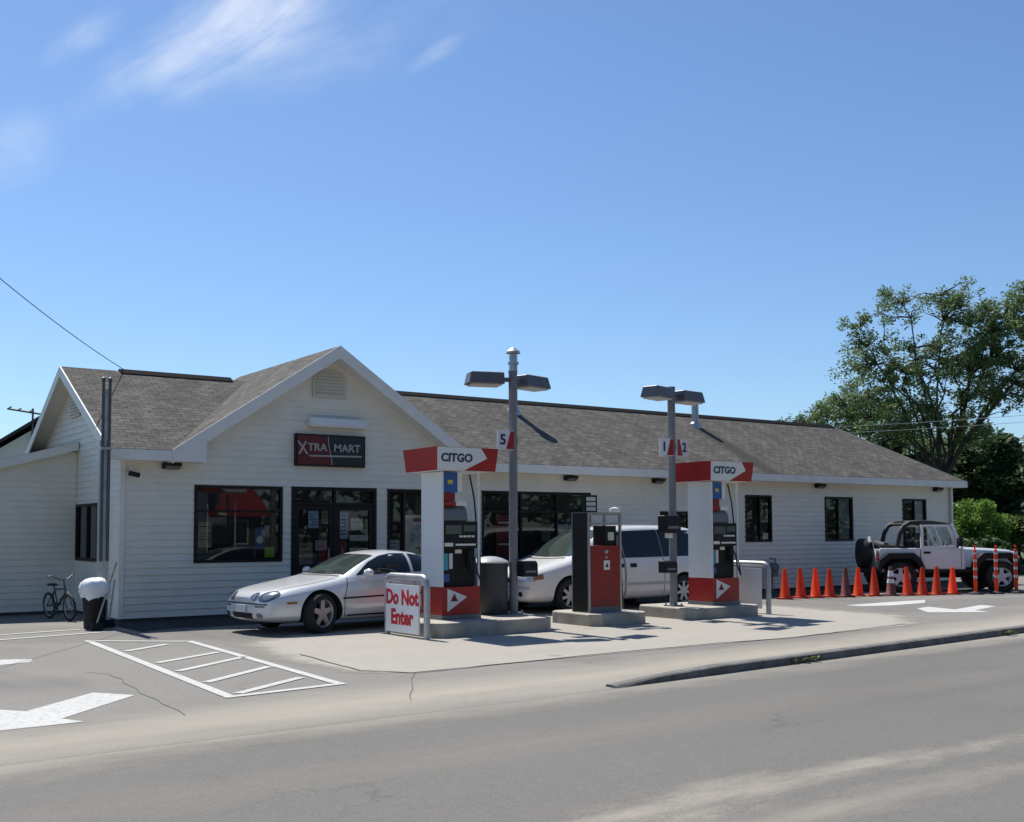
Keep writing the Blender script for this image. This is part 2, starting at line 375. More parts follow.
# kerb along the road
bm = NB()
kx = [7.35, 8.0, 9, 11, 13, 15, 17, 20, 26, 36]
def kz(x): return .02 if x < 7.5 else (.06 if x < 8.2 else .088)
prof = []
for x in kx:
    y = road_edge(x)+.02; z = kz(x)
    prof.append([bm.verts.new(p) for p in ((x, y, -.01), (x, y+.02, z-.012), (x, y+.04, z), (x, y+.16, z), (x, y+.18, -.01))])
for i in range(len(prof)-1):
    for k in range(4): face(bm, [prof[i][k], prof[i+1][k], prof[i+1][k+1], prof[i][k+1]])
face(bm, list(reversed(prof[0]))); face(bm, prof[-1]); bmesh.ops.recalc_face_normals(bm, faces=bm.faces[:])
structure('kerb', bm, M_KERB, 'dark granite kerb along the road edge')

# ------------------------------------------------------------------ leaf tools
def leaf_mesh(name, clumps, m, size, parent=None, flat=.6, shift=(0, 0, 0)):
    """clumps: (centre, spread, count): many small leaf faces scattered through the crown's volume"""
    cs, ss = [], []
    for c, s, n in clumps:
        p = rng.normal(0, 1, (n, 3)); p /= np.maximum(1e-6, np.linalg.norm(p, axis=1))[:, None]
        rr = rng.random(n)**(1/2.2); p *= rr[:, None]*np.array(s if hasattr(s, '__len__') else (s, s, s*.8))
        cs.append(p+np.array(c))
    P = np.concatenate(cs)-np.array(shift); n = len(P)
    a = rng.normal(0, 1, (n, 3)); a[:, 2] *= flat; a /= np.linalg.norm(a, axis=1)[:, None]
    b = rng.normal(0, 1, (n, 3)); b -= a*(a*b).sum(1)[:, None]; b /= np.linalg.norm(b, axis=1)[:, None]
    L = size*(.6+.8*rng.random(n)); a *= L[:, None]; b *= (L*.5)[:, None]
    V = np.stack([P-a, P-b*.9+a*.1, P+a, P+b*.9+a*.1], 1).reshape(-1, 3)
    me = bpy.data.meshes.new(name); me.vertices.add(4*n); me.vertices.foreach_set('co', V.ravel())
    me.loops.add(4*n); me.loops.foreach_set('vertex_index', np.arange(4*n, dtype=np.int32))
    me.polygons.add(n); me.polygons.foreach_set('loop_start', np.arange(0, 4*n, 4, dtype=np.int32))
    me.polygons.foreach_set('loop_total', np.full(n, 4, dtype=np.int32)); me.update(); me.validate()
    me.materials.append(m)
    o = link(bpy.data.objects.new(name, me)); o.parent = parent
    return o
LEAF1 = mat('green_leaves', (.17, .235, .09), .5, vscale=1.3, col2=(.105, .165, .06), trans=.46, spec=.4)
LEAF2 = mat('dark_green_leaves', (.085, .135, .055), .55, vscale=1.1, col2=(.05, .09, .04), trans=.45, spec=.3)
LEAF3 = mat('bright_green_leaves', (.17, .30, .045), .5, vscale=2.0, col2=(.12, .22, .035), trans=.45, spec=.4)
LEAF4 = mat('yellow_green_leaves', (.15, .18, .05), .5, vscale=2.0, col2=(.09, .12, .04), trans=.3)
BARK = mat('tree_bark', (.055, .045, .035), .95, var=.3, vscale=6, bump=.6, bscale=12)
def curve_pts(a, b, sag, n=6, wob=.06):
    a, b = Vector(a), Vector(b); L = (b-a).length; out = []
    for i in range(n+1):
        t = i/n; p = a.lerp(b, t); p.z += sag*math.sin(math.pi*t)*L
        if 0 < i < n: p += Vector((random.uniform(-1, 1), random.uniform(-1, 1), random.uniform(-1, 1)))*wob*L*.5
        out.append(p)
    return out
def tree(label, base, h_fork, r0, lobes, m, nclump, per, size, group, limbs=6, spread=.75, name='tree'):
    t = thing(name, label, 'tree', base, 0, group)
    bm = NB(); fork = Vector((random.uniform(-.1, .1), random.uniform(-.1, .1), h_fork))
    tube(bm, [(0, 0, -.1), (0, 0, .3), (.05, .03, h_fork*.5), fork], [r0*1.3, r0, r0*.85, r0*.7], 9, cap=False)
    cl = []; w = np.array([l[1][0]*l[1][1]*l[1][2] for l in lobes]); w = w/w.sum()
    for k in range(nclump):
        c, rad = lobes[rng.choice(len(lobes), p=w)]
        d = rng.normal(0, 1, 3); d /= np.linalg.norm(d); d *= rng.random()**(1/2.6)
        cl.append((np.array(c)+d*np.array(rad), spread*(.55+.8*rng.random()), int(per*(.5+rng.random()))))
    # main limbs to lobes, then twigs to the clumps
    tips = []
    order = sorted(range(len(lobes)), key=lambda i: -w[i])
    for k in range(max(limbs, len(lobes))):
        c, rad = lobes[order[k % len(lobes)]]
        end = Vector(c)+Vector((random.uniform(-.5, .5)*rad[0], random.uniform(-.5, .5)*rad[1], random.uniform(-.1, .6)*rad[2]))
        pts = curve_pts(fork-Vector((0, 0, random.uniform(.02, .12)*h_fork if k < 3 else random.uniform(0, .05))), end, .06, 7, .07)
        rr = [r0*(.60 if k < 3 else .26)*(1-.88*i/7)+.012 for i in range(8)]; tube(bm, pts, rr, 6, cap=False); tips.append(pts)
    for c, s, n in cl:
        c = Vector(c); best = min((p for pt in tips for p in pt[2:]), key=lambda p: (p-c).length+.6*max(0, p.z-c.z))
        tube(bm, curve_pts(best, c, .05, 4, .08), [.035, .028, .02, .014, .008], 4, cap=False)
    build('trunk', bm, BARK, t, smooth=60)
    leaf_mesh('crown', cl, m, size, t)
    return t

# ------------------------------------------------------------------ roof material (UV in metres: u along eave, v up the slope)
def shingle_mat():
    m = bpy.data.materials.new('asphalt_shingles'); m.use_nodes = True; nt = m.node_tree; b = nt.nodes['Principled BSDF']
    uv = node(nt, 'ShaderNodeUVMap'); tc = node(nt, 'ShaderNodeTexCoord')
    br = node(nt, 'ShaderNodeTexBrick', Scale=1.0); br.inputs['Brick Width'].default_value = .24; br.inputs['Row Height'].default_value = .13
    br.inputs['Mortar Size'].default_value = .010; br.inputs['Mortar Smooth'].default_value = .3; br.inputs['Bias'].default_value = 0
    br.inputs['Color1'].default_value = (.130, .119, .106, 1); br.inputs['Color2'].default_value = (.086, .080, .073, 1); br.inputs['Mortar'].default_value = (.045, .043, .041, 1)
    dn = node(nt, 'ShaderNodeTexNoise', Scale=5.0, Detail=4.0, Roughness=.7); nt.links.new(uv.outputs[0], dn.inputs['Vector'])
    dv = node(nt, 'ShaderNodeVectorMath', operation='MULTIPLY_ADD'); nt.links.new(dn.outputs['Color'], dv.inputs[0]); dv.inputs[1].default_value = (.16, .085, 0); nt.links.new(uv.outputs[0], dv.inputs[2])
    nt.links.new(dv.outputs[0], br.inputs['Vector'])
    n = node(nt, 'ShaderNodeTexNoise', Scale=2.2, Detail=7.0, Roughness=.7); mp = node(nt, 'ShaderNodeMapping'); mp.inputs['Scale'].default_value = (1, .45, 1)
    nt.links.new(uv.outputs[0], mp.inputs[0]); nt.links.new(mp.outputs[0], n.inputs['Vector'])
    mr = node(nt, 'ShaderNodeMapRange'); mr.inputs[1].default_value = .3; mr.inputs[2].default_value = .7; mr.inputs[3].default_value = .68; mr.inputs[4].default_value = 1.30
    nt.links.new(n.outputs['Fac'], mr.inputs[0])
    cc = node(nt, 'ShaderNodeCombineColor')
    for i in range(3): nt.links.new(mr.outputs[0], cc.inputs[i])
    mx = node(nt, 'ShaderNodeMix', data_type='RGBA', blend_type='MULTIPLY'); mx.inputs[0].default_value = 1
    # curled and missing tabs: short dark and pale dashes lying along the courses
    n4 = node(nt, 'ShaderNodeTexNoise', Scale=1.0, Detail=3.0, Roughness=.7); mp4 = node(nt, 'ShaderNodeMapping'); mp4.inputs['Scale'].default_value = (3.2, 9.5, 1)
    nt.links.new(uv.outputs[0], mp4.inputs[0]); nt.links.new(mp4.outputs[0], n4.inputs['Vector'])
    r4 = node(nt, 'ShaderNodeMapRange'); r4.inputs[1].default_value = .30; r4.inputs[2].default_value = .70; r4.inputs[3].default_value = .68; r4.inputs[4].default_value = 1.30; nt.links.new(n4.outputs['Fac'], r4.inputs[0])
    c4 = node(nt, 'ShaderNodeCombineColor'); [nt.links.new(r4.outputs[0], c4.inputs[i]) for i in range(3)]
    x4 = node(nt, 'ShaderNodeMix', data_type='RGBA', blend_type='MULTIPLY'); x4.inputs[0].default_value = 1; nt.links.new(br.outputs['Color'], x4.inputs[6]); nt.links.new(c4.outputs[0], x4.inputs[7])
    nt.links.new(x4.outputs[2], mx.inputs[6]); nt.links.new(cc.outputs[0], mx.inputs[7])
    # soot streak washed down the slope below the right-hand vent pipe
    sx = node(nt, 'ShaderNodeSeparateXYZ'); nt.links.new(tc.outputs['Object'], sx.inputs[0])
    n2 = node(nt, 'ShaderNodeTexNoise', Scale=3.0, Detail=5.0); nt.links.new(tc.outputs['Object'], n2.inputs['Vector'])
    d = node(nt, 'ShaderNodeMath', operation='SUBTRACT'); nt.links.new(sx.outputs[0], d.inputs[0]); d.inputs[1].default_value = STAIN_X
    ab = node(nt, 'ShaderNodeMath', operation='ABSOLUTE'); nt.links.new(d.outputs[0], ab.inputs[0])
    ad = node(nt, 'ShaderNodeMath', operation='MULTIPLY_ADD'); nt.links.new(n2.outputs['Fac'], ad.inputs[0]); ad.inputs[1].default_value = .35; nt.links.new(ab.outputs[0], ad.inputs[2])
    r1 = node(nt, 'ShaderNodeMapRange'); r1.inputs[1].default_value = .60; r1.inputs[2].default_value = .36; r1.inputs[3].default_value = 0; r1.inputs[4].default_value = .8
    nt.links.new(ad.outputs[0], r1.inputs[0])
    r2 = node(nt, 'ShaderNodeMapRange'); r2.inputs[1].default_value = STAIN_Y+.1; r2.inputs[2].default_value = STAIN_Y-.1; nt.links.new(sx.outputs[1], r2.inputs[0])
    ml = node(nt, 'ShaderNodeMath', operation='MULTIPLY'); nt.links.new(r1.outputs[0], ml.inputs[0]); nt.links.new(r2.outputs[0], ml.inputs[1])
    m2 = node(nt, 'ShaderNodeMix', data_type='RGBA'); nt.links.new(ml.outputs[0], m2.inputs[0]); nt.links.new(mx.outputs[2], m2.inputs[6]); m2.inputs[7].default_value = (.045, .04, .036, 1)
    nt.links.new(m2.outputs[2], b.inputs['Base Color']); b.inputs['Roughness'].default_value = .95; b.inputs['Specular IOR Level'].default_value = .2
    bp = node(nt, 'ShaderNodeBump', Strength=.6, Distance=.02); nt.links.new(br.outputs['Fac'], bp.inputs['Height']); bp.invert = True
    nt.links.new(bp.outputs[0], b.inputs['Normal'])
    MATS['shingle'] = m
    return m

# ------------------------------------------------------------------ the shop
BX, BY = 5.68, 20.23            # front left corner
B0 = (18.2, 20.23, 0.0)         # the building's base point
STAIN_X, STAIN_Y = 22.2-B0[0], 22.6-B0[1]
SHINGLE = shingle_mat()
shop = thing('store_building', 'long white clapboard shop with brown shingle roof and front gable over the door', 'shop building', B0)
SH = (-B0[0], -B0[1], 0)
WX1, WYB = 30.52, 26.67
RZ, RV, EZ, EV = 4.93, 23.45, 3.06, 19.83      # ridge height / line, eave height / line
SL = (RZ-EZ)/(RV-EV)
GX, GZ, GS = 9.75, 5.25, .664                   # cross gable ridge
GL, GR = GX-(GZ-EZ)/GS, GX+(GZ-EZ)/GS
def siding(bm, to3, zmax, lim, openings, z0=.06, row=.127, flip=False):
    """lapped boards: rows of slightly tilted strips cut around the openings. to3(s, z, out) -> point"""
    zs = [z0]; z = z0
    while z < zmax-1e-6:
        z = min(z+row, zmax); zs.append(z)
    for i in range(len(zs)-1):
        a, b = zs[i], zs[i+1]
        cuts = sorted({a, b} | {q for o in openings for q in (o[2], o[3]) if a < q < b})
        for j in range(len(cuts)-1):
            c, d = cuts[j], cuts[j+1]; (l0, r0), (l1, r1) = lim(c), lim(d)
            oc, od = .019*(1-(c-a)/row), .019*(1-(d-a)/row)
            mid = (c+d)/2; op = sorted([(o[0], o[1]) for o in openings if o[2] < mid < o[3]])
            segs = []; cur = None; start = ('L', None)
            edges = [None]
            xs = [(l0, l1)]
            for (p, q) in op: xs += [(p, p), (q, q)]
            xs.append((r0, r1))
            for k in range(0, len(xs)-1, 2):
                (p0, p1), (q0, q1) = xs[k], xs[k+1]
                if q0-p0 < .01 and q1-p1 < .01: continue
                pts = [to3(p0, c, oc), to3(max(q0, p0), c, oc), to3(max(q1, p1), d, od), to3(p1, d, od)]
                quad(bm, pts if not flip else list(reversed(pts)))
                if j == 0:
                    lip = [to3(p0, c, 0), to3(max(q0, p0), c, 0), to3(max(q0, p0), c, oc), to3(p0, c, oc)]
                    quad(bm, lip if not flip else list(reversed(lip)))
WIN = dict(  # openings in the front wall x0, x1, z0, z1
    display_left=(7.00, 8.74, 1.02, 2.46), door=(8.92, 10.78, .02, 2.47), display_mid=(11.03, 12.45, .75, 2.46), display_wide=(13.35, 16.38, .85, 2.47),
    low=(18.55, 19.55, 1.0, 2.06), a=(21.52, 22.52, 1.285, 2.51), b=(24.65, 25.84, 1.285, 2.51), c=(28.10, 29.24, 1.285, 2.50))
fop = list(WIN.values())
bm = NB()
siding(bm, lambda s, z, o: (s, BY-o, z), 2.88, lambda z: (BX, WX1), fop)
siding(bm, lambda s, z, o: (s, BY-o, z), GZ-.12, lambda z: (GX-(GZ-.1-z)/GS, GX+(GZ-.1-z)/GS), [], z0=2.88)
sop = [(21.68, 23.30, 1.04, 2.15)]
siding(bm, lambda s, z, o: (BX-o, s, z), 2.95, lambda z: (BY, WYB), sop, flip=True)
siding(bm, lambda s, z, o: (BX-o, s, z), RZ-.08, lambda z: (RV-(RZ-.06-z)/SL, RV+(RZ-.06-z)/SL), [], z0=2.95, flip=True)
siding(bm, lambda s, z, o: (WX1+o, s, z), 2.95, lambda z: (BY, WYB), [])
siding(bm, lambda s, z, o: (s, WYB+o, z), 2.95, lambda z: (BX, WX1), [], flip=True)
siding(bm, lambda s, z, o: (s, 25.08+o, z), GZ-.1, lambda z: (GX-(GZ-.1-z)/GS, GX+(GZ-.1-z)/GS), [], z0=3.6, flip=True)
wall = build('wall', bm, SIDING, shop, shift=SH)
for (x, y) in ((BX-.030, BY-.030), (WX1-.060, BY-.030), ): bm = NB(); box(bm, (x, y, .06), (x+.09, y+.09, 2.87)); build('corner_board', bm, TRIM, shop, shift=SH)
bm = NB(); box(bm, (BX+.01, BY+.012, -.02), (WX1-.01, WYB-.01, .058)); build('foundation', bm, FOUND, shop, shift=SH)
# interior seen through the glass
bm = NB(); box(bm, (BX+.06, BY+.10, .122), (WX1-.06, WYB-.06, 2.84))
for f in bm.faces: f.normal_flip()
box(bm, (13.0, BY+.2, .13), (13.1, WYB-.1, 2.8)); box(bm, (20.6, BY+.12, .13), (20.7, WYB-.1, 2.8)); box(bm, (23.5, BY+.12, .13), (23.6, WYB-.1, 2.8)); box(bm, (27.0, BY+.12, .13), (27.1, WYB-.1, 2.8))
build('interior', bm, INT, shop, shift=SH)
# ---- roof
bm = NB(); uvl = bm.loops.layers.uv.new('UVMap')
def slope(poly, zf, uvf, th=.05):
    top = [bm.verts.new((x, y, zf(x, y))) for x, y in poly]; bot = [bm.verts.new((x, y, zf(x, y)-th)) for x, y in poly]
    f = face(bm, top); fs = [f, face(bm, list(reversed(bot)))]; n = len(top)
    for i in range(n): fs.append(face(bm, [top[(i+1) % n], top[i], bot[i], bot[(i+1) % n]]))
    f.normal_update()
    if f.normal.z < 0:
        for g in fs: g.normal_flip()
    for g in fs:
        for l in g.loops: l[uvl].uv = uvf(l.vert.co.x, l.vert.co.y, l.vert.co.z)
RX0, RX1, HX = 5.36, 30.72, 29.10
kS = math.sqrt(1+SL*SL); kG = math.sqrt(1+GS*GS)
slope([(RX0, EV), (GL, EV), (GL+.56, EV+.72), (GR-.56, EV+.72), (GR, EV), (RX1, EV), (HX, RV), (RX0, RV)], lambda x, y: EZ+SL*(y-EV), lambda x, y, z: (x, (y-EV)*kS))
slope([(RX0, 2*RV-EV), (RX1, 2*RV-EV), (HX, RV), (RX0, RV)], lambda x, y: EZ+SL*(2*RV-EV-y), lambda x, y, z: (x, (2*RV-EV-y)*kS))
hs = (RZ-EZ)/(RX1-HX)
slope([(RX1, EV), (RX1, 2*RV-EV), (HX, RV)], lambda x, y: RZ-hs*(x-HX), lambda x, y, z: (y, (RX1-x)*math.sqrt(1+hs*hs)))
slope([(GL, EV), (GX, EV), (GX, 25.12), (GL, 25.12)], lambda x, y: GZ-GS*(GX-x), lambda x, y, z: (y+.13, (x-GL)*kG))
slope([(GX, EV), (GR, EV), (GR, 25.12), (GX, 25.12)], lambda x, y: GZ-GS*(x-GX), lambda x, y, z: (y+.07, (GR-x)*kG))
roof = build('roof', bm, SHINGLE, shop, shift=SH)
bm = NB()
M_RIDGE = mat('dark_ridge_vent', (.010, .010, .010), .95, spec=.1)
for (x0, x1) in ((6.5, 8.9), (11.6, HX-.1)): prism(bm, [(RV-.16, RZ-.06), (RV, RZ+.045), (RV+.16, RZ-.06)], 'x', x0, x1)
build('ridge_vent', bm, M_RIDGE, roof, shift=SH)
def flue(x, y, h, r, cap):
    z = EZ+SL*(y-EV); bm = NB()
    lathe(bm, [(r*1.9, -.12), (r*1.5, .06), (r, .10), (r, h)], (x, y, z), 16)
    if cap: lathe(bm, [(r*1.35, h-.22), (r*1.35, h-.17), (r*1.0, h-.16)], (x, y, z), 16, 0); lathe(bm, [(r*.8, h), (r*.8, h+.04), (r*1.7, h+.05), (r*1.7, h+.10), (r*.5, h+.2), (.001, h+.22)], (x, y, z), 16)
    return build('flue_pipe', bm, GALV, roof, smooth=35, shift=SH)
flue(15.98, 22.75, 1.42, .105, True); flue(22.2, 22.7, .95, .10, False)
# ---- trim
bm = NB()
for (x0, x1) in ((RX0-.012, GL+.02), (GR-.02, RX1+.012)): box(bm, (x0, EV-.03, EZ-.20), (x1, EV-.004, EZ-.012))
box(bm, (RX1+.004, EV-.03, EZ-.20), (RX1+.03, 2*RV-EV+.03, EZ-.012))
for s in (-1, 1):   # rakes of the front gable
    xe = GL if s < 0 else GR
    poly = [(xe, EZ+.005), (GX, GZ+.005), (GX, GZ-.25), (xe, EZ-.245)]; prism(bm, poly, 'y', EV-.034, EV-.008)
    xi = xe-s*.62
    prism(bm, [(xe, EZ-.20), (xi, EZ-.20), (xi, EZ+.62*GS-.20), (xe, EZ-.06)], 'y', EV-.040, EV-.006)
    prism(bm, [(xe+s*.002, EZ-.205), (xi, EZ-.205), (xi, EZ+.62*GS-.20), (xe+s*.002, EZ-.06)], 'y', EV-.003, BY-.02)
for s in (-1, 1):   # rakes at the left end
    ye = EV if s < 0 else 2*RV-EV
    prism(bm, [(ye, EZ+.003), (RV, RZ+.003), (RV, RZ-.20), (ye, EZ-.19)], 'x', RX0-.03, RX0-.004)
build('fascia', bm, TRIM, shop, shift=SH)
bm = NB()
for s in (-1, 1):
    ye = EV if s < 0 else 2*RV-EV
    prism(bm, [(ye, EZ-.06), (RV, RZ-.06), (RV, RZ-.08), (ye, EZ-.08)], 'x', RX0-.003, BX+.02)
for (x0, x1) in ((RX0, GL+.05), (GR-.05, RX1)): box(bm, (x0, EV, EZ-.192), (x1, BY+.02, EZ-.172))
box(bm, (WX1-.02, BY, EZ-.192), (RX1, WYB, EZ-.172))
for s in (-1, 1):
    xe = GL if s < 0 else GR
    prism(bm, [(xe, EZ-.20), (GX, GZ-.20), (GX, GZ-.22), (xe, EZ-.22)], 'y', EV-.002, BY+.01)
build('soffit', bm, SOFFIT, shop, shift=SH)
# ---- windows
def frame_bm(x0, x1, z0, z1, w, y0, y1, vs=(), hs_=()):
    bm = NB(); box(bm, (x0, y0, z0), (x0+w, y1, z1)); box(bm, (x1-w, y0, z0), (x1, y1, z1))
    box(bm, (x0+w, y0, z0), (x1-w, y1, z0+w)); box(bm, (x0+w, y0, z1-w), (x1-w, y1, z1))
    for v in vs: box(bm, (v-w*.4, y0+.01, z0+w), (v+w*.4, y1-.01, z1-w))
    for h in hs_: box(bm, (x0+w, y0+.012, h-w*.4), (x1-w, y1-.012, h+w*.4))
    return bm
def window(key, vs=(), hs_=(), w=.055, label=None, shade=None):
    x0, x1, z0, z1 = WIN[key]
    o = build('window', frame_bm(x0, x1, z0, z1, w, BY-.028, BY+.06, vs, hs_), DFRAME, shop, shift=SH)
    if label: o['label'] = label
    bm = NB(); quad(bm, [(x0+w, BY+.02, z0+w), (x1-w, BY+.02, z0+w), (x1-w, BY+.02, z1-w), (x0+w, BY+.02, z1-w)]); build('pane', bm, GLASSM, o, shift=SH)
    if shade:
        a, b, m = shade; bm = NB(); box(bm, (a, BY+.065, z0+.05), (b, BY+.075, z1-.05)); build('blind', bm, m, o, shift=SH)
    return o
BLIND = mat('grey_blind', (.30, .30, .29), .8, var=.1); BLINDW = mat('pale_blind', (.55, .57, .58), .8, var=.06)
window('display_left', hs_=(1.98,)); window('display_mid', vs=(11.42,), hs_=()); window('display_wide', vs=(14.4, 15.4), hs_=(2.02,))
window('low'); window('a', vs=(22.08,)); window('b', vs=(25.22,), shade=(25.25, 25.78, BLIND)); window('c', vs=(28.67,), shade=(28.72, 29.18, BLINDW))
# side window
bm = NB(); x0, x1 = BX-.028, BX+.06; y0, y1, z0, z1 = 21.68, 23.29, 1.04, 2.15; w = .055
for a, b in (((x0, y0, z0), (x1, y0+w, z1)), ((x0, y1-w, z0), (x1, y1, z1)), ((x0, y0+w, z0), (x1, y1-w, z0+w)), ((x0, y0+w, z1-w), (x1, y1-w, z1)), ((x0+.01, 22.45, z0+w), (x1-.01, 22.5, z1-w))): box(bm, a, b)
sw = build('window', bm, DFRAME, shop, shift=SH); sw['label'] = 'dark framed window in the side wall'
bm = NB(); quad(bm, [(BX+.02, y1-w, z0+w), (BX+.02, y0+w, z0+w), (BX+.02, y0+w, z1-w), (BX+.02, y1-w, z1-w)]); build('pane', bm, GLASSM, sw, shift=SH)
bm = NB(); box(bm, (BX+.065, 21.75, z0+.06), (BX+.075, 22.47, z1-.06)); build('blind', bm, BLIND, sw, shift=SH)
# door: a dark double door with transom
x0, x1, z0, z1 = WIN['door']
df = build('door_frame', frame_bm(x0, x1, z0, z1, .07, BY-.028, BY+.07, (9.85,), (2.14,)), DFRAME, shop, shift=SH)
bm = NB(); quad(bm, [(x0+.07, BY+.03, 2.17), (x1-.07, BY+.03, 2.17), (x1-.07, BY+.03, z1-.07), (x0+.07, BY+.03, z1-.07)]); build('pane', bm, GLASSM, df, shift=SH)
for (a, b, hx) in ((x0+.075, 9.82, 9.70), (9.88, x1-.075, 10.0)):
    d = build('door', frame_bm(a, b, z0+.01, 2.10, .085, BY-.005, BY+.045), DFRAME, shop, shift=SH)
    bm = NB(); quad(bm, [(a+.085, BY+.02, z0+.095), (b-.085, BY+.02, z0+.095), (b-.085, BY+.02, 2.015), (a+.085, BY+.02, 2.015)]); build('pane', bm, GLASSM, d, shift=SH)
    bm = NB(); tube(bm, [(hx, BY-.01, .95), (hx, BY-.06, .97), (hx, BY-.06, 1.25), (hx, BY-.01, 1.27)], .012, 8); build('handle', bm, STEEL, d, shift=SH, smooth=40)
# arched louvred gable vents
def arch_pts(c, hw, z0, zs, n=10): return [(c-hw, z0), (c+hw, z0)]+[(c+hw*math.cos(math.pi*k/n), zs+hw*.62*math.sin(math.pi*k/n)) for k in range(n+1)]
def vent(plane):
    bm = NB()
    if plane == 'y':
        c, hw, z0, zs = 9.71, .36, 4.25, 4.58; P = arch_pts(c, hw, z0, zs)
        prism(bm, P, 'y', BY-.05, BY-.02)
        for k in range(7):
            z = z0+.05+k*.066; q = hw-.05 if z < zs else (hw-.05)*math.sqrt(max(0, 1-((z-zs)/(hw*.62))**2))
            if q > .06: box(bm, (c-q, BY-.085, z), (c+q, BY-.049, z+.02))
    else:
        c, hw, z0, zs = 23.45, .34, 3.92, 4.2; P = arch_pts(c, hw, z0, zs)
        prism(bm, P, 'x', BX-.05, BX-.02)
        for k in range(6): 
            z = z0+.05+k*.066; q = hw-.05 if z < zs else (hw-.05)*math.sqrt(max(0, 1-((z-zs)/(hw*.62))**2))
            if q > .06: box(bm, (BX-.085, c-q, z), (BX-.049, c+q, z+.02))
    build('gable_vent', bm, VENTW, shop, shift=SH)
vent('y'); vent('x')
bm = NB(); box(bm, (BX-.05, 26.2, 3.30), (BX-.018, 26.75, 3.5)); 
# lean-to wing at the left
LV = 23.30; lz = lambda x: 3.33+.287*(x-5.6)
bm = NB()
siding(bm, lambda s, z, o: (s, LV-o, z), 3.2, lambda z: (min(5.66, max(.8, 5.6+(z+.1-3.33)/.287)), 5.66), [])
siding(bm, lambda s, z, o: (.8-o, s, z), 1.85, lambda z: (LV, 28), [], flip=True)
build('wall', bm, SIDING, shop, shift=SH)['label'] = 'lean-to wing wall set back at the left'
bm = NB(); box(bm, (.81, LV+.012, -.02), (5.66, 28, .058)); build('foundation', bm, FOUND, shop, shift=SH)
bm = NB(); uvl = bm.loops.layers.uv.new('UVMap')
slope([(.5, LV-.16), (5.655, LV-.16), (5.655, 28.2), (.5, 28.2)], lambda x, y: lz(x)+.06, lambda x, y, z: (y, x))
build('roof', bm, SHINGLE, shop, shift=SH)['label'] = 'low sloping roof of the lean-to wing'
bm = NB(); prism(bm, [(.5, lz(.5)+.055), (5.65, lz(5.65)+.055), (5.65, lz(5.65)-.11), (.5, lz(.5)-.11)], 'y', LV-.19, LV-.163)
prism(bm, [(.5, lz(.5)-.09), (5.65, lz(5.65)-.09), (5.65, lz(5.65)-.11), (.5, lz(.5)-.11)], 'y', LV-.16, LV+.01)
build('fascia', bm, TRIM, shop, shift=SH)

# ------------------------------------------------------------------ fittings on the shop
def downspout():
    t = thing('downpipe', 'thin white downpipe at the right end of the shop front', 'downpipe', (30.44, BY-.07, 0))
    bm = NB(); box(bm, (-.035, -.03, .12), (.035, .03, 2.86)); build('pipe', bm, TRIM, t, bevel=.008)
    for z in (.6, 2.2): bm = NB(); box(bm, (-.05, -.034, z), (.05, .055, z+.03)); build('bracket', bm, TRIM, t)
downspout()
def eave_light(x, label, wd=.32):
    t = thing('wall_light', label, 'light', (x, BY-.03, 2.77), 0, 'dark lights under the eave')
    bm = NB(); prism(bm, [(.02, .08), (-.15, .08), (-.15, .03), (-.06, -.03), (.02, -.03)], 'x', -wd/2, wd/2); build('housing', bm, DARK, t, bevel=.01)
    bm = NB(); prism(bm, [(-.148, .020), (-.15, .008), (-.066, -.046), (-.06, -.034)], 'x', -wd/2+.03, wd/2-.03); build('lens', bm, GREYP, t)
from_left = [(6.55, 'dark eave light left of the large shop window'), (15.75, 'dark eave light above the wide shop window'), (18.45, 'dark eave light behind the second lamp post'),
             (24.4, 'dark eave light above the middle of the three right-hand windows'), (29.75, 'dark eave light by the far right corner of the shop')]
for x, l in from_left: eave_light(x, l)
t = thing('security_camera', 'small dark security camera on the left front corner of the shop', 'camera', (5.85, BY-.02, 2.72))
bm = NB(); lathe(bm, [(.05, 0), (.05, -.05), (.02, -.06)], (0, 0, 0), 12, axis='y'); tube(bm, [(0, -.04, 0), (0, -.13, -.03), (0, -.14, -.08)], .014, 8); build('bracket', bm, WHITEP, t, smooth=40)
bm = NB(); tube(bm, [(-.09, -.14, -.08), (.10, -.16, -.12)], .045, 12); build('camera_body', bm, DARK, t, smooth=40)
t = thing('sign_light', 'long white light bar mounted above the red and green shop sign', 'light', (9.86, BY-.02, 3.65))
bm = NB(); prism(bm, [(0, 0), (-.16, 0), (-.19, .05), (-.16, .18), (0, .18)], 'x', -.62, .62); build('housing', bm, WHITEP, t, bevel=.008)
bm = NB(); box(bm, (-.58, -.14, -.012), (.58, -.03, -.002)); build('diffuser', bm, LENS, t)
# shop sign
sg = thing('shop_sign', 'red and dark green shop sign with white lettering under the front gable', 'sign', (9.715, BY-.02, 2.875))
SLET = mat('sign_lettering', (.36, .34, .33), .5); SGREEN = mat('dark_green_sign', (.008, .020, .020), .35, coat=.2); SRED = mat('deep_red_sign', (.10, .008, .011), .35, coat=.2)
bm = NB(); box(bm, (-.75, -.10, 0), (.75, 0, .63)); build('frame', bm, DFRAME, sg, bevel=.008)
bm = NB(); curve = [(-.03-.0+.12*math.sin((z/.57-.5)*math.pi)*-.35, z) for z in np.linspace(.03, .60, 12)]
prism(bm, [(-.72, .03)]+[(c, z) for c, z in curve]+[(-.72, .60)], 'y', -.108, -.099); build('red_panel', bm, SRED, sg)
bm = NB(); prism(bm, [(.72, .60)]+[(c, z) for c, z in reversed(curve)]+[(.72, .03)], 'y', -.107, -.099); build('green_panel', bm, SGREEN, sg)
bm = NB(); prism(bm, [(c-.006, z) for c, z in curve]+[(c+.008, z) for c, z in reversed(curve)], 'y', -.112, -.106); build('divider_line', bm, SLET, sg)

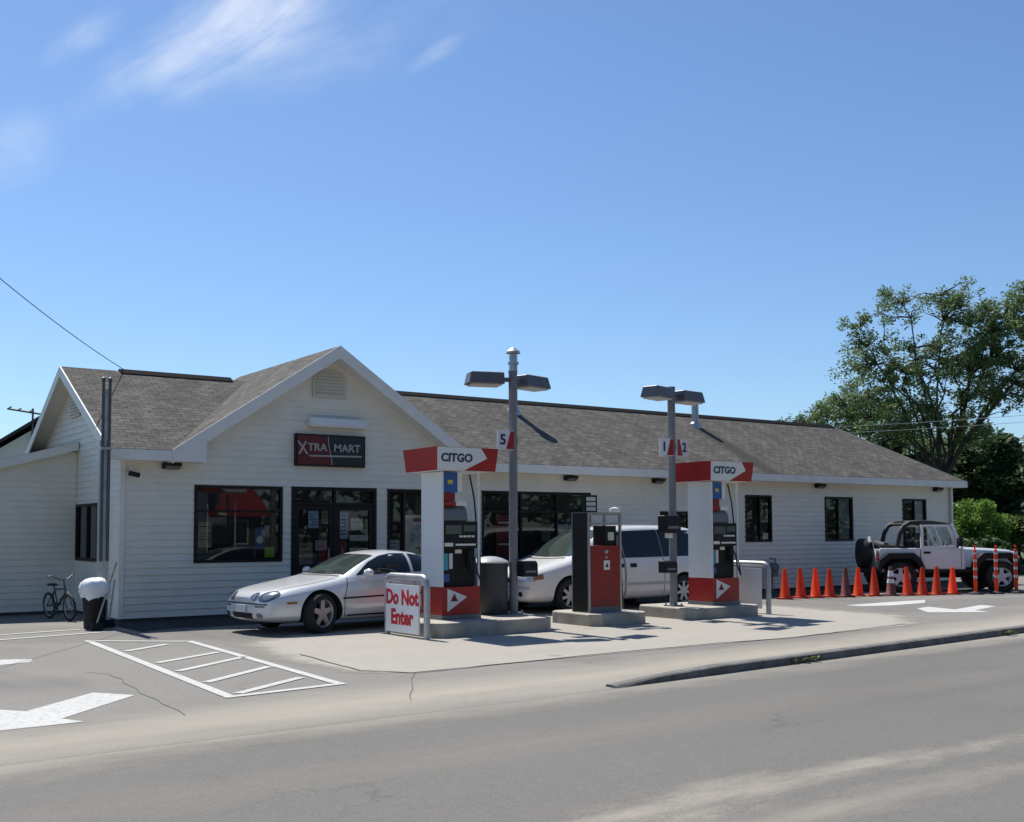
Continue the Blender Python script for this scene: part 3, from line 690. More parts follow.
text_obj('lettering', 'X', .36, SLET, sg, (-.60, -.112, .34), xs=.8, shear=-.15, bold=.004)
text_obj('lettering', 'TRA', .21, SLET, sg, (-.305, -.112, .365), xs=1.05, bold=.004)
text_obj('lettering', 'MART', .21, SLET, sg, (.34, -.112, .365), xs=1.05, bold=.004)
bm = NB(); prism(bm, [(-.50, .20), (-.44, .185), (.66, .20), (.66, .232), (-.44, .215)], 'y', -.113, -.106); build('underline', bm, SLET, sg)

# papers and goods behind the glass
def poster(x0, x1, z0, z1, m, label, name='poster', cat='poster', group=None, y=BY+.035, mark=None):
    o = thing(name, label, cat, ((x0+x1)/2, y, z0), 0, group); h = z1-z0; w = x1-x0
    bm = NB(); box(bm, (-w/2, 0, 0), (w/2, .004, h)); build('sheet', bm, m, o)
    if mark: mark(o, w, h)
    return o
PALEB = mat('pale_blue_paper', (.42, .52, .68), .6, var=.08, vscale=5); PAPER = mat('white_paper', (.6, .6, .57), .7, var=.1, vscale=6); TANP = mat('tan_paper', (.30, .25, .17), .7, var=.3, vscale=5)
GREYPR = mat('printed_grey_paper', (.40, .42, .46), .7, var=.35, vscale=6)
def lines(m, n, z_a, z_b):
    def f(o, w, h):
        for k in range(n):
            bm = NB(); z = h*(z_a+(z_b-z_a)*k/max(1, n-1)); box(bm, (-w*.38, -.002, z), (w*(.38-.2*random.random()), .0, z+h*.035)); build('printed_line', bm, m, o)
    return f
poster(9.30, 9.52, 1.66, 2.0, PALEB, 'pale blue notice taped inside the left door leaf', mark=lines(NAVY, 5, .2, .8))
poster(9.58, 9.76, 1.75, 2.0, TANP, 'small tan notice beside the pale blue one on the left door leaf', mark=lines(DARK, 3, .2, .7))
poster(9.12, 9.40, .95, 1.38, TANP, 'tan poster low on the left door leaf', mark=lines(DARK, 4, .2, .8))
poster(9.45, 9.70, 1.22, 1.42, GREYPR, 'grey printed notice low on the left door leaf', mark=lines(DARK, 3, .25, .75))
poster(9.98, 10.17, 1.45, 1.98, PALEB, 'tall pale blue notice inside the right door leaf', mark=lines(NAVY, 6, .15, .85))
poster(10.22, 10.50, 1.62, 1.86, CARD, 'white card on the right door leaf', mark=lines(REDINK, 2, .3, .6))
poster(10.2, 10.66, 1.40, 1.52, PAPER, 'wide pale strip notice on the right door leaf', mark=lines(MATS['green_leaves'], 2, .2, .6))
poster(10.2, 10.66, 1.14, 1.26, CARD, 'low white strip notice on the right door leaf', mark=lines(DARK, 2, .25, .6))
def price(o, w, h):
    text_obj('lettering', '2.00', .34, DRED, o, (.04, -.003, h*.22), depth=.002, xs=.8)
    bm = NB(); box(bm, (-w*.36, -.003, h*.42), (w*.4, 0, h*.80)); build('picture', bm, GREYPR, o)
    bm = NB(); box(bm, (-w*.3, -.003, h*.86), (w*.34, 0, h*.94)); build('heading', bm, DRED, o)
poster(11.48, 12.36, .92, 1.93, PAPER, 'large advertising poster with red numerals in the window right of the door', mark=price)
poster(11.12, 11.35, 1.0, 1.42, GREYPR, 'small grey notice beside the large advertising poster', mark=lines(DARK, 4, .2, .8))
poster(7.10, 7.36, 1.30, 1.78, TANP, 'tan poster at the left of the large shop window', mark=lines(DARK, 3, .3, .8))
poster(8.20, 8.40, 1.28, 1.68, BLUE, 'blue poster with a white disc in the large shop window', mark=lambda o, w, h: (lambda b: (lathe(b, [(.001, -.004), (.07, -.004), (.07, 0)], (0, 0, h*.4), 18, axis='y'), build('disc', b, CARD, o)))(NB()))
poster(8.40, 8.60, 1.10, 1.30, mat('lime_paper', (.35, .52, .05), .5), 'lime green card in the lower right of the large shop window', 'card', 'card', mark=lines(CARD, 2, .4, .7))
poster(13.75, 14.25, 1.0, 1.95, mat('faded_red_paper', (.22, .045, .05), .6, var=.2), 'faded red poster at the left of the wide shop window', mark=lines(CARD, 2, .3, .8))
poster(15.0, 15.25, 1.35, 1.85, mat('olive_paper', (.16, .16, .10), .6, var=.2), 'olive poster in the middle of the wide shop window', mark=lines(DARK, 3, .3, .8))
poster(15.45, 15.75, 1.15, 1.75, GREYPR, 'grey printed poster in the wide shop window', mark=lines(DARK, 4, .2, .8))
poster(15.9, 16.2, 1.60, 1.90, TEAL, 'teal notice at the right of the wide shop window', mark=lines(CARD, 2, .3, .7))
poster(22.22, 22.42, 1.36, 1.52, CARD, 'white card on the sill of the leftmost right-hand window', 'card', 'card', mark=lines(DARK, 2, .3, .6))
# shelf units indoors
PK = [mat('package_%s' % n, c, .5, var=.2, vscale=9) for n, c in (('red', (.35, .04, .03)), ('white', (.55, .55, .52)), ('blue', (.05, .14, .35)), ('yellow', (.5, .38, .05)), ('green', (.06, .22, .08)))]
def shelf_unit(x, y, wd, label, h=1.5):
    t = thing('shelf_unit', label, 'shelf', (x, y, .122), 0, 'shelf units inside the shop')
    bm = NB(); box(bm, (-wd/2, .0, 0), (wd/2, .05, h)); [box(bm, (-wd/2, -.35, z), (wd/2, -.001, z+.03)) for z in (.1, .55, 1.0, 1.4)]; build('rack', bm, GREYP, t)
    bm = NB()
    for z in (.13, .58, 1.03, 1.43):
        xx = -wd/2+.03
        while xx < wd/2-.12:
            w = random.uniform(.07, .16); hh = random.uniform(.18, .34); box(bm, (xx, -.33+random.uniform(0, .05), z+.002), (xx+w-.01, -.1, z+hh), random.randrange(5)); xx += w
    o = build('merchandise', bm, PK, t); o['kind'] = 'stuff'
shelf_unit(7.9, 20.82, 1.5, 'stocked shelf unit behind the large left shop window', 1.45); shelf_unit(14.9, 20.86, 2.4, 'stocked shelf unit behind the wide shop window', 1.7); shelf_unit(11.8, 20.95, 1.1, 'stocked shelf unit behind the window with the large poster', 1.5)

# gas meter on the wall
t = thing('gas_meter', 'small grey gas meter and pipe low on the wall behind the right guard rail', 'meter', (22.35, BY-.2, 0))
bm = NB(); lathe(bm, [(.001, -.1), (.11, -.1), (.13, -.06), (.13, .06), (.11, .1), (.001, .1)], (0, 0, .62), 16, axis='y'); box(bm, (-.1, -.07, .38), (.1, .07, .56)); build('meter_body', bm, GREYP, t, smooth=40)
bm = NB(); tube(bm, [(-.06, 0, 0), (-.06, 0, .45)], .022, 8); tube(bm, [(.06, 0, .5), (.06, 0, .85), (.06, .17, .85)], .022, 8); build('pipe', bm, GREYP, t, smooth=40)

# service mast at the left corner
t = thing('service_mast', 'tall grey metal mast with two dark pipes at the left corner of the shop', 'mast', (5.24, 19.70, 0))
bm = NB(); box(bm, (-.085, -.06, 0), (.085, .06, 3.17)); build('post', bm, mat('dull_galvanised_post', (.40, .42, .42), .5, .35, var=.15, vscale=5), t, bevel=.012)
for dx in (-.055, .055):
    bm = NB(); tube(bm, [(dx, -.085, 1.1), (dx, -.085, 4.18)], .026, 10); lathe(bm, [(.036, 4.18), (.036, 4.24), (.001, 4.26)], (dx, -.085, 0), 10); build('conduit', bm, mat('dull_conduit', (.085, .09, .095), .5, .3, var=.1), t, smooth=40)
bm = NB(); box(bm, (-.03, -.07, 3.17), (.03, -.045, 4.05)); build('backing_plate', bm, GALV, t)
bm = NB(); [box(bm, (-.095, -.125, z), (.095, -.058, z+.05)) for z in (3.0,)]; build('clamp', bm, GALV, t)

# ------------------------------------------------------------------ fuel islands
def island(x0, x1, y0, y1, h, label):
    t = thing('pump_island', label, 'pump island', ((x0+x1)/2, (y0+y1)/2, 0), 0, 'concrete pump islands'); a, b = (x1-x0)/2, (y1-y0)/2; c = .16
    bm = NB(); prism(bm, [(-a+c, -b), (a-c, -b), (a, -b+c), (a, b-c), (a-c, b), (-a+c, b), (-a, b-c), (-a, -b+c)], 'z', -.03, h)
    build('plinth', bm, CONC, t, bevel=.02, seg=2)
    return t
island(8.55, 10.82, 14.22, 15.85, .22, 'concrete island under the left white and red pump')
island(11.72, 12.98, 14.38, 15.70, .20, 'short concrete island under the all-red pump')
island(13.95, 15.84, 14.45, 15.95, .20, 'concrete island under the right white and red pump')

def canopy_bm(w, d, z0, z1, flare):
    bm = NB(); v = []
    for z, f in ((z0, 0), (z1, flare)):
        v.append([bm.verts.new(p) for p in ((-w/2-f, -d/2-f, z), (w/2+f, -d/2-f, z), (w/2+f, d/2+f, z), (-w/2-f, d/2+f, z))])
    face(bm, list(reversed(v[0])), 1); face(bm, v[1])
    for k in range(4): face(bm, [v[0][k], v[0][(k+1) % 4], v[1][(k+1) % 4], v[1][k]])
    return bm
def emblem(parent, x, y, z, s, deep=True):
    """white pennant with a small three-sided emblem"""
    bm = NB(); prism(bm, [(x, z), (x+s*1.0, z+s*.62), (x, z+s)], 'y', y-.006, y); o = build('pennant', bm, WHITEP, parent)
    bm = NB(); cx, cz = x+s*.34, z+s*.60; a = s*.19
    prism(bm, [(cx-a, cz-a*.8), (cx+a, cz-a*.8), (cx, cz+a)], 'y', y-.010, y-.0065)
    build('emblem', bm, DRED, o)
    bm = NB(); prism(bm, [(cx-a*.35, cz-a*.7), (cx+a*.35, cz-a*.7), (cx, cz+a*.1)], 'y', y-.013, y-.0105); build('emblem_core', bm, DARK, o)
def dispenser(label, loc, w=.70, d=.62):
    t = thing('fuel_pump', label, 'fuel pump', loc, 0, 'white and red fuel pumps')
    hw, hd = w/2, d/2
    bm = NB(); box(bm, (-hw, -hd, .07), (hw, hd, .50)); build('base_panel', bm, RED, t, bevel=.008)
    bm = NB(); box(bm, (-hw-.015, -hd-.015, 0), (hw+.015, hd+.015, .068)); build('base_skirt', bm, GREYP, t)
    emblem(t, -hw+.10, -hd-.002, .12, .36)
    bm = NB(); box(bm, (-hw, -hd, .505), (-hw+.035, hd, 2.29)); build('side_column', bm, WHITEP, t, bevel=.008)
    bm = NB(); box(bm, (hw-.03, -hd, .505), (hw, -hd+.04, 2.29)); box(bm, (hw-.03, hd-.04, .505), (hw, hd, 2.29)); build('side_column', bm, WHITEP, t, bevel=.006)
    bm = NB(); box(bm, (-hw+.037, -hd+.10, .505), (hw-.033, hd-.10, 1.12)); build('nozzle_bay', bm, DARK, t)
    bm = NB(); box(bm, (-hw+.037, -hd+.02, 1.10), (hw-.033, hd-.02, 1.52)); build('display_head', bm, DARK, t, bevel=.01)
    bm = NB(); box(bm, (-hw+.08, -hd+.008, 1.32), (.02, -hd+.0195, 1.46)); box(bm, (.06, -hd+.008, 1.36), (hw-.07, -hd+.0195, 1.46), 0); build('screen', bm, LCD, t)
    bm = NB()
    for k in range(4): box(bm, (-.02+k*.075, -hd+.008, 1.27), (.035+k*.075, -hd+.0195, 1.30))
    build('grade_button', bm, YEL if False else CARD, t)
    bm = NB(); box(bm, (-hw+.06, -hd+.005, 1.13), (-.14, -hd+.0195, 1.185)); box(bm, (-.09, -hd+.005, 1.14), (.28, -hd+.0195, 1.17)); build('price_label', bm, CARD, t)
    bm = NB(); box(bm, (-.05, -hd+.085, 1.02), (.07, -hd+.0985, 1.08)); box(bm, (-hw+.06, -hd+.085, .76), (-hw+.17, -hd+.0985, 1.02), 1); box(bm, (-.16, -hd+.085, .78), (-.10, -hd+.0985, 1.02)); build('decal', bm, [CARD, TEAL], t)
    bm = NB(); box(bm, (-hw+.07, -hd+.085, .58), (-hw+.19, -hd+.0985, .70)); build('decal', bm, BLUE, t)
    # rounded topper box and hanging sign above
    bm = NB(); prism(bm, [(-hd+.05, 1.522), (-hd+.05, 1.60), (-hd+.08, 1.70), (-hd+.14, 1.76), (hd-.14, 1.76), (hd-.08, 1.70), (hd-.05, 1.60), (hd-.05, 1.522)], 'x', -hw+.04, hw-.19); build('topper_box', bm, GREYP, t, bevel=.01)
    bm = NB(); box(bm, (-hw+.301, -hd+.06, 1.762), (hw-.20, hd-.06, 1.83), 0); box(bm, (-hw+.05, -hd+.06, 1.762), (-hw+.30, hd-.06, 1.82), 1); build('topper_strip', bm, [CARD, RED], t)
    bm = NB(); box(bm, (-hw+.04, -hd+.02, 1.97), (-hw+.30, .10, 2.285), 0); box(bm, (-hw+.301, -hd+.04, 1.98), (-hw+.40, .10, 2.27), 1); cs = build('card_sign', bm, [BLUE, CARD], t, bevel=.006)
    bm = NB(); prism(bm, [(-hw+.11, 2.15), (-hw+.14, 2.09), (-hw+.165, 2.12), (-hw+.19, 2.09), (-hw+.22, 2.15), (-hw+.165, 2.17)], 'y', -hd+.012, -hd+.0195); build('mark', bm, YEL, cs)
    bm = NB(); box(bm, (-hw+.06, -hd+.08, 1.832), (-hw+.29, .05, 1.968)); build('sign_bracket', bm, DRED, t)
    # nozzle with hose on the right
    bm = NB(); box(bm, (hw-.19, -hd+.03, .80), (hw-.10, -hd+.0985, 1.06)); tube(bm, [(hw-.145, -hd+.05, 1.04), (hw-.145, -hd+.02, .96), (hw-.145, -hd+.01, .76)], [.03, .026, .016], 8); build('nozzle', bm, BLACK, t, smooth=40)
    bm = NB(); tube(bm, [(hw-.145, -hd+.03, 1.05), (hw-.10, -hd-.02, .92), (hw-.07, -hd-.03, .72), (hw+.03, -hd-.02, .55), (hw+.06, -hd+.05, .75), (hw+.03, -hd+.12, 1.35), (hw-.0, -hd+.16, 1.9), (hw-.06, -hd+.2, 2.27)], .014, 8); build('hose', bm, BLACK, t, smooth=60)
    bm = canopy_bm(1.06, .98, 2.30, 2.66, .035); cn = build('canopy_sign', bm, [RED, WHITEP], t)
    # white pennant on both long faces, following the flared face
    def fx(z): return -.49-.035*(z-2.30)/.36
    for s in (1, -1):
        bm = NB(); P = [(-.535, 2.302), (-.06, 2.302), (.36, 2.50), (.24, 2.655), (-.56, 2.655)]
        a = [bm.verts.new((s*p[0], s*(fx(p[1])-.004), p[1])) for p in P]; b = [bm.verts.new((s*p[0], s*(fx(p[1])+.002), p[1])) for p in P]
        fs = [face(bm, a), face(bm, list(reversed(b)))]+[face(bm, [a[i], b[i], b[(i+1) % 5], a[(i+1) % 5]]) for i in range(5)]; bmesh.ops.recalc_face_normals(bm, faces=fs)
        pn = build('pennant', bm, WHITEP, cn)
        text_obj('lettering', 'CITGO', .175, NAVY, pn, (s*-.20, s*(fx(2.49)-.006), 2.49), rot=(R(90+5.5), 0, 0 if s > 0 else math.pi), bold=.006, xs=1.05)
    return t
P1 = dispenser('white and red fuel pump with canopy sign, left beside the do not enter sign', (9.35, 15.06, .22))
P3 = copy_tree(P1); P3.location = (15.22, 15.12, .20); P3['label'] = 'white and red fuel pump with canopy sign, right of the all-red pump'

t = thing('diesel_pump', 'all-red pump with open steel frame on the short middle island', 'fuel pump', (12.26, 14.98, .20))
bm = NB(); box(bm, (-.31, -.23, .10), (.33, .23, 1.13)); build('red_panel', bm, DRED, t, bevel=.01)
bm = NB(); box(bm, (-.31, -.215, 0), (.33, .215, .098)); build('base_skirt', bm, GREYP, t)
bm = NB()
for x in (-.36, .335):
    for y in (-.23, .192): box(bm, (x, y, 0), (x+.04, y+.04, 1.70))
for y in (-.23, .192): box(bm, (-.319, y, 1.655), (.334, y+.038, 1.70)); box(bm, (-.319, y, 1.50), (.334, y+.03, 1.525))
for x in (-.36, .335): box(bm, (x, -.189, 1.655), (x+.04, .191, 1.70))
build('frame', bm, STEEL, t, bevel=.006)
bm = NB(); box(bm, (-.375, -.185, .02), (-.322, .188, 1.69)); build('side_panel', bm, DARK, t)
bm = NB(); box(bm, (.06, -.16, 1.132), (.31, .16, 1.47)); build('meter_head', bm, DARK, t, bevel=.01)
bm = NB(); box(bm, (.12, -.175, 1.22), (.25, -.162, 1.36)); build('dial', bm, LENS, t)
bm = NB(); box(bm, (-.03, -.238, .72), (.10, -.2315, .88)); build('decal', bm, CARD, t)
bm = NB(); prism(bm, [(.0, .765), (.07, .765), (.035, .84)], 'y', -.242, -.239); build('decal', bm, DARK, t)
bm = NB(); lathe(bm, [(.001, -.246), (.035, -.242), (.04, -.2315)], (.03, 0, 1.03), 14, axis='y'); lathe(bm, [(.001, -.24), (.022, -.2315)], (.03, 0, .935), 12, axis='y'); build('lock', bm, STEEL, t, smooth=40)
bm = NB(); tube(bm, [(.40, -.05, 1.2), (.44, -.10, 1.0), (.46, -.12, .55), (.45, -.15, .22), (.50, -.12, .06), (.58, .0, .03)], .016, 8); build('hose', bm, BLACK, t, smooth=60)
bm = NB(); box(bm, (.376, -.09, 1.10), (.43, -.01, 1.30)); build('nozzle', bm, GREYP, t, bevel=.008)
t = thing('price_board', 'small black framed price board on top of the all-red pump', 'sign', (12.12, 14.98, 1.90))
bm = NB(); box(bm, (-.14, -.03, .0), (.14, .03, .30)); build('frame', bm, DARK, t, bevel=.006)
bm = NB(); [box(bm, (-.10, -.036, z), (.10, -.031, z+.065)) for z in (.03, .115, .20)]; build('price_plate', bm, LENS, t)
bm = NB(); lathe(bm, [(.09, 0), (.10, .03), (.085, .07), (.001, .09)], (0, 0, 0), 16)
o = build('vent_cap', bm, CARD, None, smooth=40); o.location = (12.47, 14.73, 1.902); tag(o, 'small white cap standing on the frame of the all-red pump', 'cap')

# ------------------------------------------------------------------ lamp posts
def lamp_post(label, x, y, ra, rb, z0):
    t = thing('lamp_post', label, 'lamp post', (x, y, z0), 0, 'two-headed lamp posts on the islands')
    h = 4.02
    bm = NB(); tube(bm, [(0, 0, .02), (0, 0, h)], .072, 14); lathe(bm, [(.078, h), (.078, h+.03), (.001, h+.045)], (0, 0, 0), 14); build('pole', bm, POLEM, t, smooth=40)
    bm = NB(); box(bm, (-.13, -.13, 0), (.13, .13, .02)); [lathe(bm, [(.015, .02), (.015, .05), (.001, .055)], (a, b, 0), 8) for a in (-.1, .1) for b in (-.1, .1)]; build('base_plate', bm, POLEM, t)
    for s in (-1, 1):
        M = Matrix.Rotation(rb if s > 0 else ra+math.pi, 4, 'Z')
        bm = NB(); box(bm, (.06, -.04, 3.86), (.19, .04, 3.93))
        v = [[bm.verts.new(p) for p in q] for q in ([(.19, -.19, 3.80), (.80, -.19, 3.80), (.80, .19, 3.80), (.19, .19, 3.80)], [(.19, -.15, 4.0), (.76, -.15, 4.0), (.76, .15, 4.0), (.19, .15, 4.0)])]
        face(bm, list(reversed(v[0]))); face(bm, v[1]); [face(bm, [v[0][k], v[0][(k+1) % 4], v[1][(k+1) % 4], v[1][k]]) for k in range(4)]
        bmesh.ops.transform(bm, matrix=M, verts=bm.verts); hd = build('lamp_head', bm, LAMPM, t, bevel=.012)
        bm = NB(); box(bm, (.24, -.155, 3.775), (.75, .155, 3.799)); bmesh.ops.transform(bm, matrix=M, verts=bm.verts); build('lens', bm, LENS, hd)
    return t
lamp_post('two-headed grey lamp post beside the waste bin, left of the all-red pump', 10.68, 15.22, R(-18), R(14), .22)
lamp_post('two-headed grey lamp post left of the right fuel pump', 14.26, 15.2, R(17), R(8), .20)
def number_sign(label, loc, left, right):
    t = thing('pump_number_sign', label, 'sign', loc, 0, 'pump number signs on the lamp posts')
    for s, txt in ((-1, left), (1, right)):
        if not txt: continue
        M = Matrix.Rotation(s*R(8), 4, 'Z')
        bm = NB(); box(bm, (s*.03 if s > 0 else -.34, -.105, -.16), (.34 if s > 0 else -.03, -.08, .16)); bmesh.ops.transform(bm, matrix=M, verts=bm.verts); p = build('panel', bm, WHITEP, t)
        bm = NB(); prism(bm, [(s*.035, .15), (s*.10, .15), (s*.18, -.15), (s*.035, -.15)], 'y', -.111, -.106); bmesh.ops.transform(bm, matrix=M, verts=bm.verts); build('red_wedge', bm, RED, p)
        o = text_obj('lettering', txt, .24, NAVY, p, (s*.24, -.109, .0), bold=.006); o.data.transform(M)
    bm = NB(); lathe(bm, [(.073, -.05), (.085, -.05), (.085, .05), (.073, .05)], (0, 0, 0), 14); build('collar', bm, POLEM, t, smooth=40)
number_sign('white and red number sign reading 5 on the left lamp post', (10.68, 15.22, 3.09), '5', None)
number_sign('white and red number sign reading 1 and 2 on the right lamp post', (14.26, 15.2, 3.12), '1', '2')
def dark_box(label, x, y, z, w, h, d, name='towel_dispenser', paper=False):
    t = thing(name, label, 'dispenser', (x, y, z), 0, 'dark boxes fixed to the lamp posts')
    bm = NB(); prism(bm, [(-d, 0), (0, 0), (0, h), (-d*.8, h), (-d, h*.8)], 'x', -w/2, w/2); build('case', bm, DARK, t, bevel=.01)
    bm = NB(); box(bm, (-w*.35, -d-.006, h*.25), (w*.35, -d+.001, h*.4)); build('slot', bm, GREYP, t)
    if paper: bm = NB(); box(bm, (-w*.25, -d*.7, -.09), (w*.1, -d*.4, -.001)); build('paper_towel', bm, CARD, t, bevel=.01)
    bm = NB(); box(bm, (-.05, .0, h*.3), (.05, .05, h*.7)); build('bracket', bm, GREYP, t)
dark_box('dark box low on the left lamp post beside the waste bin', 10.87, 15.19, .83, .30, .26, .20)
dark_box('dark towel dispenser high on the right lamp post', 14.02, 15.14, 1.54, .38, .32, .22, paper=True)
dark_box('dark box low on the right lamp post', 13.98, 15.14, .82, .30, .22, .2, 'washer_box')
# waste bin
t = thing('waste_bin', 'round dark grey waste bin with pale domed lid on the left island', 'waste bin', (10.34, 15.42, .22))
bm = NB(); lathe(bm, [(.285, 0), (.30, .02), (.30, .78), (.305, .785), (.305, .82), (.29, .83)], (0, 0, 0), 28); build('drum', bm, mat('bin_green_grey', (.045, .052, .054), .55, var=.12), t, smooth=40)
bm = NB(); lathe(bm, [(.315, .832), (.318, .855), (.29, .88), (.20, .92), (.10, .945), (.001, .95)], (0, 0, 0), 28); build('lid', bm, mat('bin_lid_grey', (.34, .35, .36), .45, var=.08), t, smooth=40)

# guard rails with panels
def guard(label, x, y0, y1, h, panel_side, words, grp='bent pipe guards at the island ends'):
    t = thing('pipe_guard', label, 'guard rail', (x, (y0+y1)/2, 0), 0, grp); L = (y1-y0)/2; r = .12
    pts = [(0, -L, 0), (0, -L, h-r)]+[(0, -L+r-r*math.cos(a), h-r+r*math.sin(a)) for a in [R(k) for k in (22, 45, 67)]]+[(0, -L+r, h), (0, L-r, h)]+[(0, L-r+r*math.sin(a), h-r+r*math.cos(a)) for a in [R(k) for k in (22, 45, 67)]]+[(0, L, h-r), (0, L, 0)]
    bm = NB(); tube(bm, pts, .05, 12); build('pipe', bm, GALV, t, smooth=50)
    return t
g1 = guard('bent grey pipe guard carrying the do not enter sign', 8.44, 14.25, 15.45, .90, -1, True)
s = thing('traffic_sign', 'white do not enter sign with red lettering on the left pipe guard', 'sign', (8.38, 14.85, .06))
bm = NB(); box(bm, (-.025, -.50, 0), (0, .50, .72)); build('panel', bm, mat('bright_sign_white', (.80, .80, .80), .4), s, bevel=.004)
for w_, z in (('Do Not', .52), ('Enter', .22)): text_obj('lettering', w_, .31, REDINK, s, (-.0265, 0, z), rot=(R(90), 0, R(-90)), bold=.012, xs=.98)
guard('bent grey pipe guard at the right end of the right island', 16.16, 14.62, 15.95, .95, 1, False)
s = thing('blank_panel', 'plain white panel on the right pipe guard', 'panel', (16.09, 15.28, .10))
bm = NB(); box(bm, (-.03, -.56, 0), (0, .56, .76)); build('board', bm, WHITEP, s, bevel=.004); bm = NB(); [box(bm, (0, y, z), (.03, y+.05, z+.05)) for y in (-.5, .45) for z in (.1, .6)]; build('clip', bm, GALV, s)
# ------------------------------------------------------------------ vehicles
def paint(name, col, rough=.32, metal=0.0): return mat(name, col, rough, metal, var=.02, vscale=2, coat=.6)
SILVER = paint('silver_white_paint', (.66, .67, .68), .24, .22); VANP = paint('van_white_paint', (.69, .68, .66), .26); JEEPP = paint('jeep_white_paint', (.74, .74, .74))
CARGLASS = mat('tinted_car_glass', (.008, .010, .011), .03, spec=.5)
WSGLASS = mat('windshield_glass', (.035, .05, .045), .04, spec=.6)
RIMM = mat('alloy_rim', (.45, .46, .47), .35, .7); RIMW = mat('painted_white_rim', (.60, .60, .61), .4)
AMBER = mat('amber_lens', (.28, .10, .02), .2, coat=.5); HLENS = mat('headlight_lens', (.50, .53, .56), .08, .3, coat=1); HDARK = mat('headlight_dark', (.10, .115, .14), .08, .3, coat=1)
TRIMB = mat('black_car_trim', (.014, .014, .016), .55, spec=.25); REDL = mat('tail_lens', (.35, .02, .02), .2, coat=.5)
HINN = mat('headlight_inner', (.20, .22, .25), .1, .3, coat=1); PLATE = mat('plate_white', (.65, .66, .66), .4); WELL = mat('wheel_well', (.012, .012, .012), .9)
def car_body(name, st, m, parent, axles, wr, levels=2, arch=.07):
    bm = NB(); rings = []
    for (x, zb, wb, zbelt, zt, wt) in st:
        sh = wb*.945; zc = max(zbelt+.01, zt)
        half = [(0, zb), (wb*.72, zb), (wb*.93, zb+.05), (wb*.985, zb+.16*(zbelt-zb)+.03), (wb, zb+.55*(zbelt-zb)), (wb*.985, zbelt-.10*(zbelt-zb)), (sh, zbelt),
                (wt+(sh-wt)*.52, zbelt+(zc-zbelt)*.5), (wt, zc-.07*min(1, (zc-zbelt)/.2)), (wt*.8, zc-.02*min(1, (zc-zbelt)/.2)), (0, zc)]
        full = half+[(-y, z) for y, z in reversed(half[1:-1])]
        rings.append([bm.verts.new((x, y, z)) for y, z in full])
    n = len(rings[0])
    for i in range(len(rings)-1):
        for k in range(n): face(bm, [rings[i][k], rings[i+1][k], rings[i+1][(k+1) % n], rings[i][(k+1) % n]])
    for rg, rev in ((rings[0], False), (rings[-1], True)):
        h = len(rg)//2   # close with quads across
        for k in range(h):
            q = [rg[k], rg[k+1], rg[(n-k-1) % n], rg[(n-k) % n]]
            q = list(dict.fromkeys(q))
            if len(q) >= 3: face(bm, q if not rev else list(reversed(q)))
    bmesh.ops.recalc_face_normals(bm, faces=bm.faces[:])
    o = build(name, bm, m, parent); applied(o, [('SUBSURF', dict(levels=levels, render_levels=levels))])
    b2 = bmesh.new(); b2.from_mesh(o.data); bvh = BVHTree.FromBMesh(b2); b2.free()
    wmax = max(s[2] for s in st)
    cut = NB()
    for ax in axles:
        for s in (-1, 1): lathe(cut, [(wr+arch, s*(wmax-.28)), (wr+arch, s*(wmax+.3))], (ax, 0, wr), 40, axis='y')
    bmesh.ops.recalc_face_normals(cut, faces=cut.faces[:])
    co = build('cutter', cut, WELL); co.parent = None
    mw = o.parent; o.parent = None
    applied(o, [('BOOLEAN', dict(operation='DIFFERENCE', object=co, solver='EXACT', material_mode='TRANSFER'))])
    o.parent = mw; bpy.data.objects.remove(co)
    me = o.data; me.polygons.foreach_set('use_smooth', [True]*len(me.polygons)); me.set_sharp_from_angle(angle=R(42))
    return o, bvh
DIRS = {'y-': (lambda a, b: (a, -4, b), (0, 1, 0)), 'y+': (lambda a, b: (a, 4, b), (0, -1, 0)), 'z': (lambda a, b: (a, b, 4), (0, 0, -1)), 'x': (lambda a, b: (-4, a, b), (1, 0, 0)), 'x+': (lambda a, b: (9, a, b), (-1, 0, 0))}
def resample(pts, n):
    P = [Vector((*p, 0)) for p in pts]; L = [0]
    for i in range(len(P)-1): L.append(L[-1]+(P[i+1]-P[i]).length)
    out = []
    for k in range(n+1):
        d = L[-1]*k/n; i = max(j for j in range(len(L)) if L[j] <= d+1e-9); i = min(i, len(P)-2)
        t = (d-L[i])/max(1e-9, L[i+1]-L[i]); q = P[i].lerp(P[i+1], t); out.append((q.x, q.y))
    return out
def patch(bm, bvh, bot, top, ax, off, n=14, m=5, mi=0):
    org, d = DIRS[ax]; d = Vector(d); Bt, Tp = resample(bot, n), resample(top, n); g = []
    for j in range(m+1):
        row = []
        for i in range(n+1):
            a = Bt[i][0]+(Tp[i][0]-Bt[i][0])*j/m; b = Bt[i][1]+(Tp[i][1]-Bt[i][1])*j/m
            o = Vector(org(a, b)); hit = bvh.ray_cast(o, d)
            if hit[0] is None:
                hit = bvh.find_nearest(o+d*3.2)
            nrm = hit[1] if hit[1].dot(d) < 0 else -hit[1]
            row.append(bm.verts.new(hit[0]+nrm*off))
        g.append(row)
    fs = [face(bm, [g[j][i], g[j][i+1], g[j+1][i+1], g[j+1][i]], mi) for j in range(m) for i in range(n)]
    for f in fs:
        f.normal_update()
        if f.normal.dot(d) > 0: f.normal_flip()
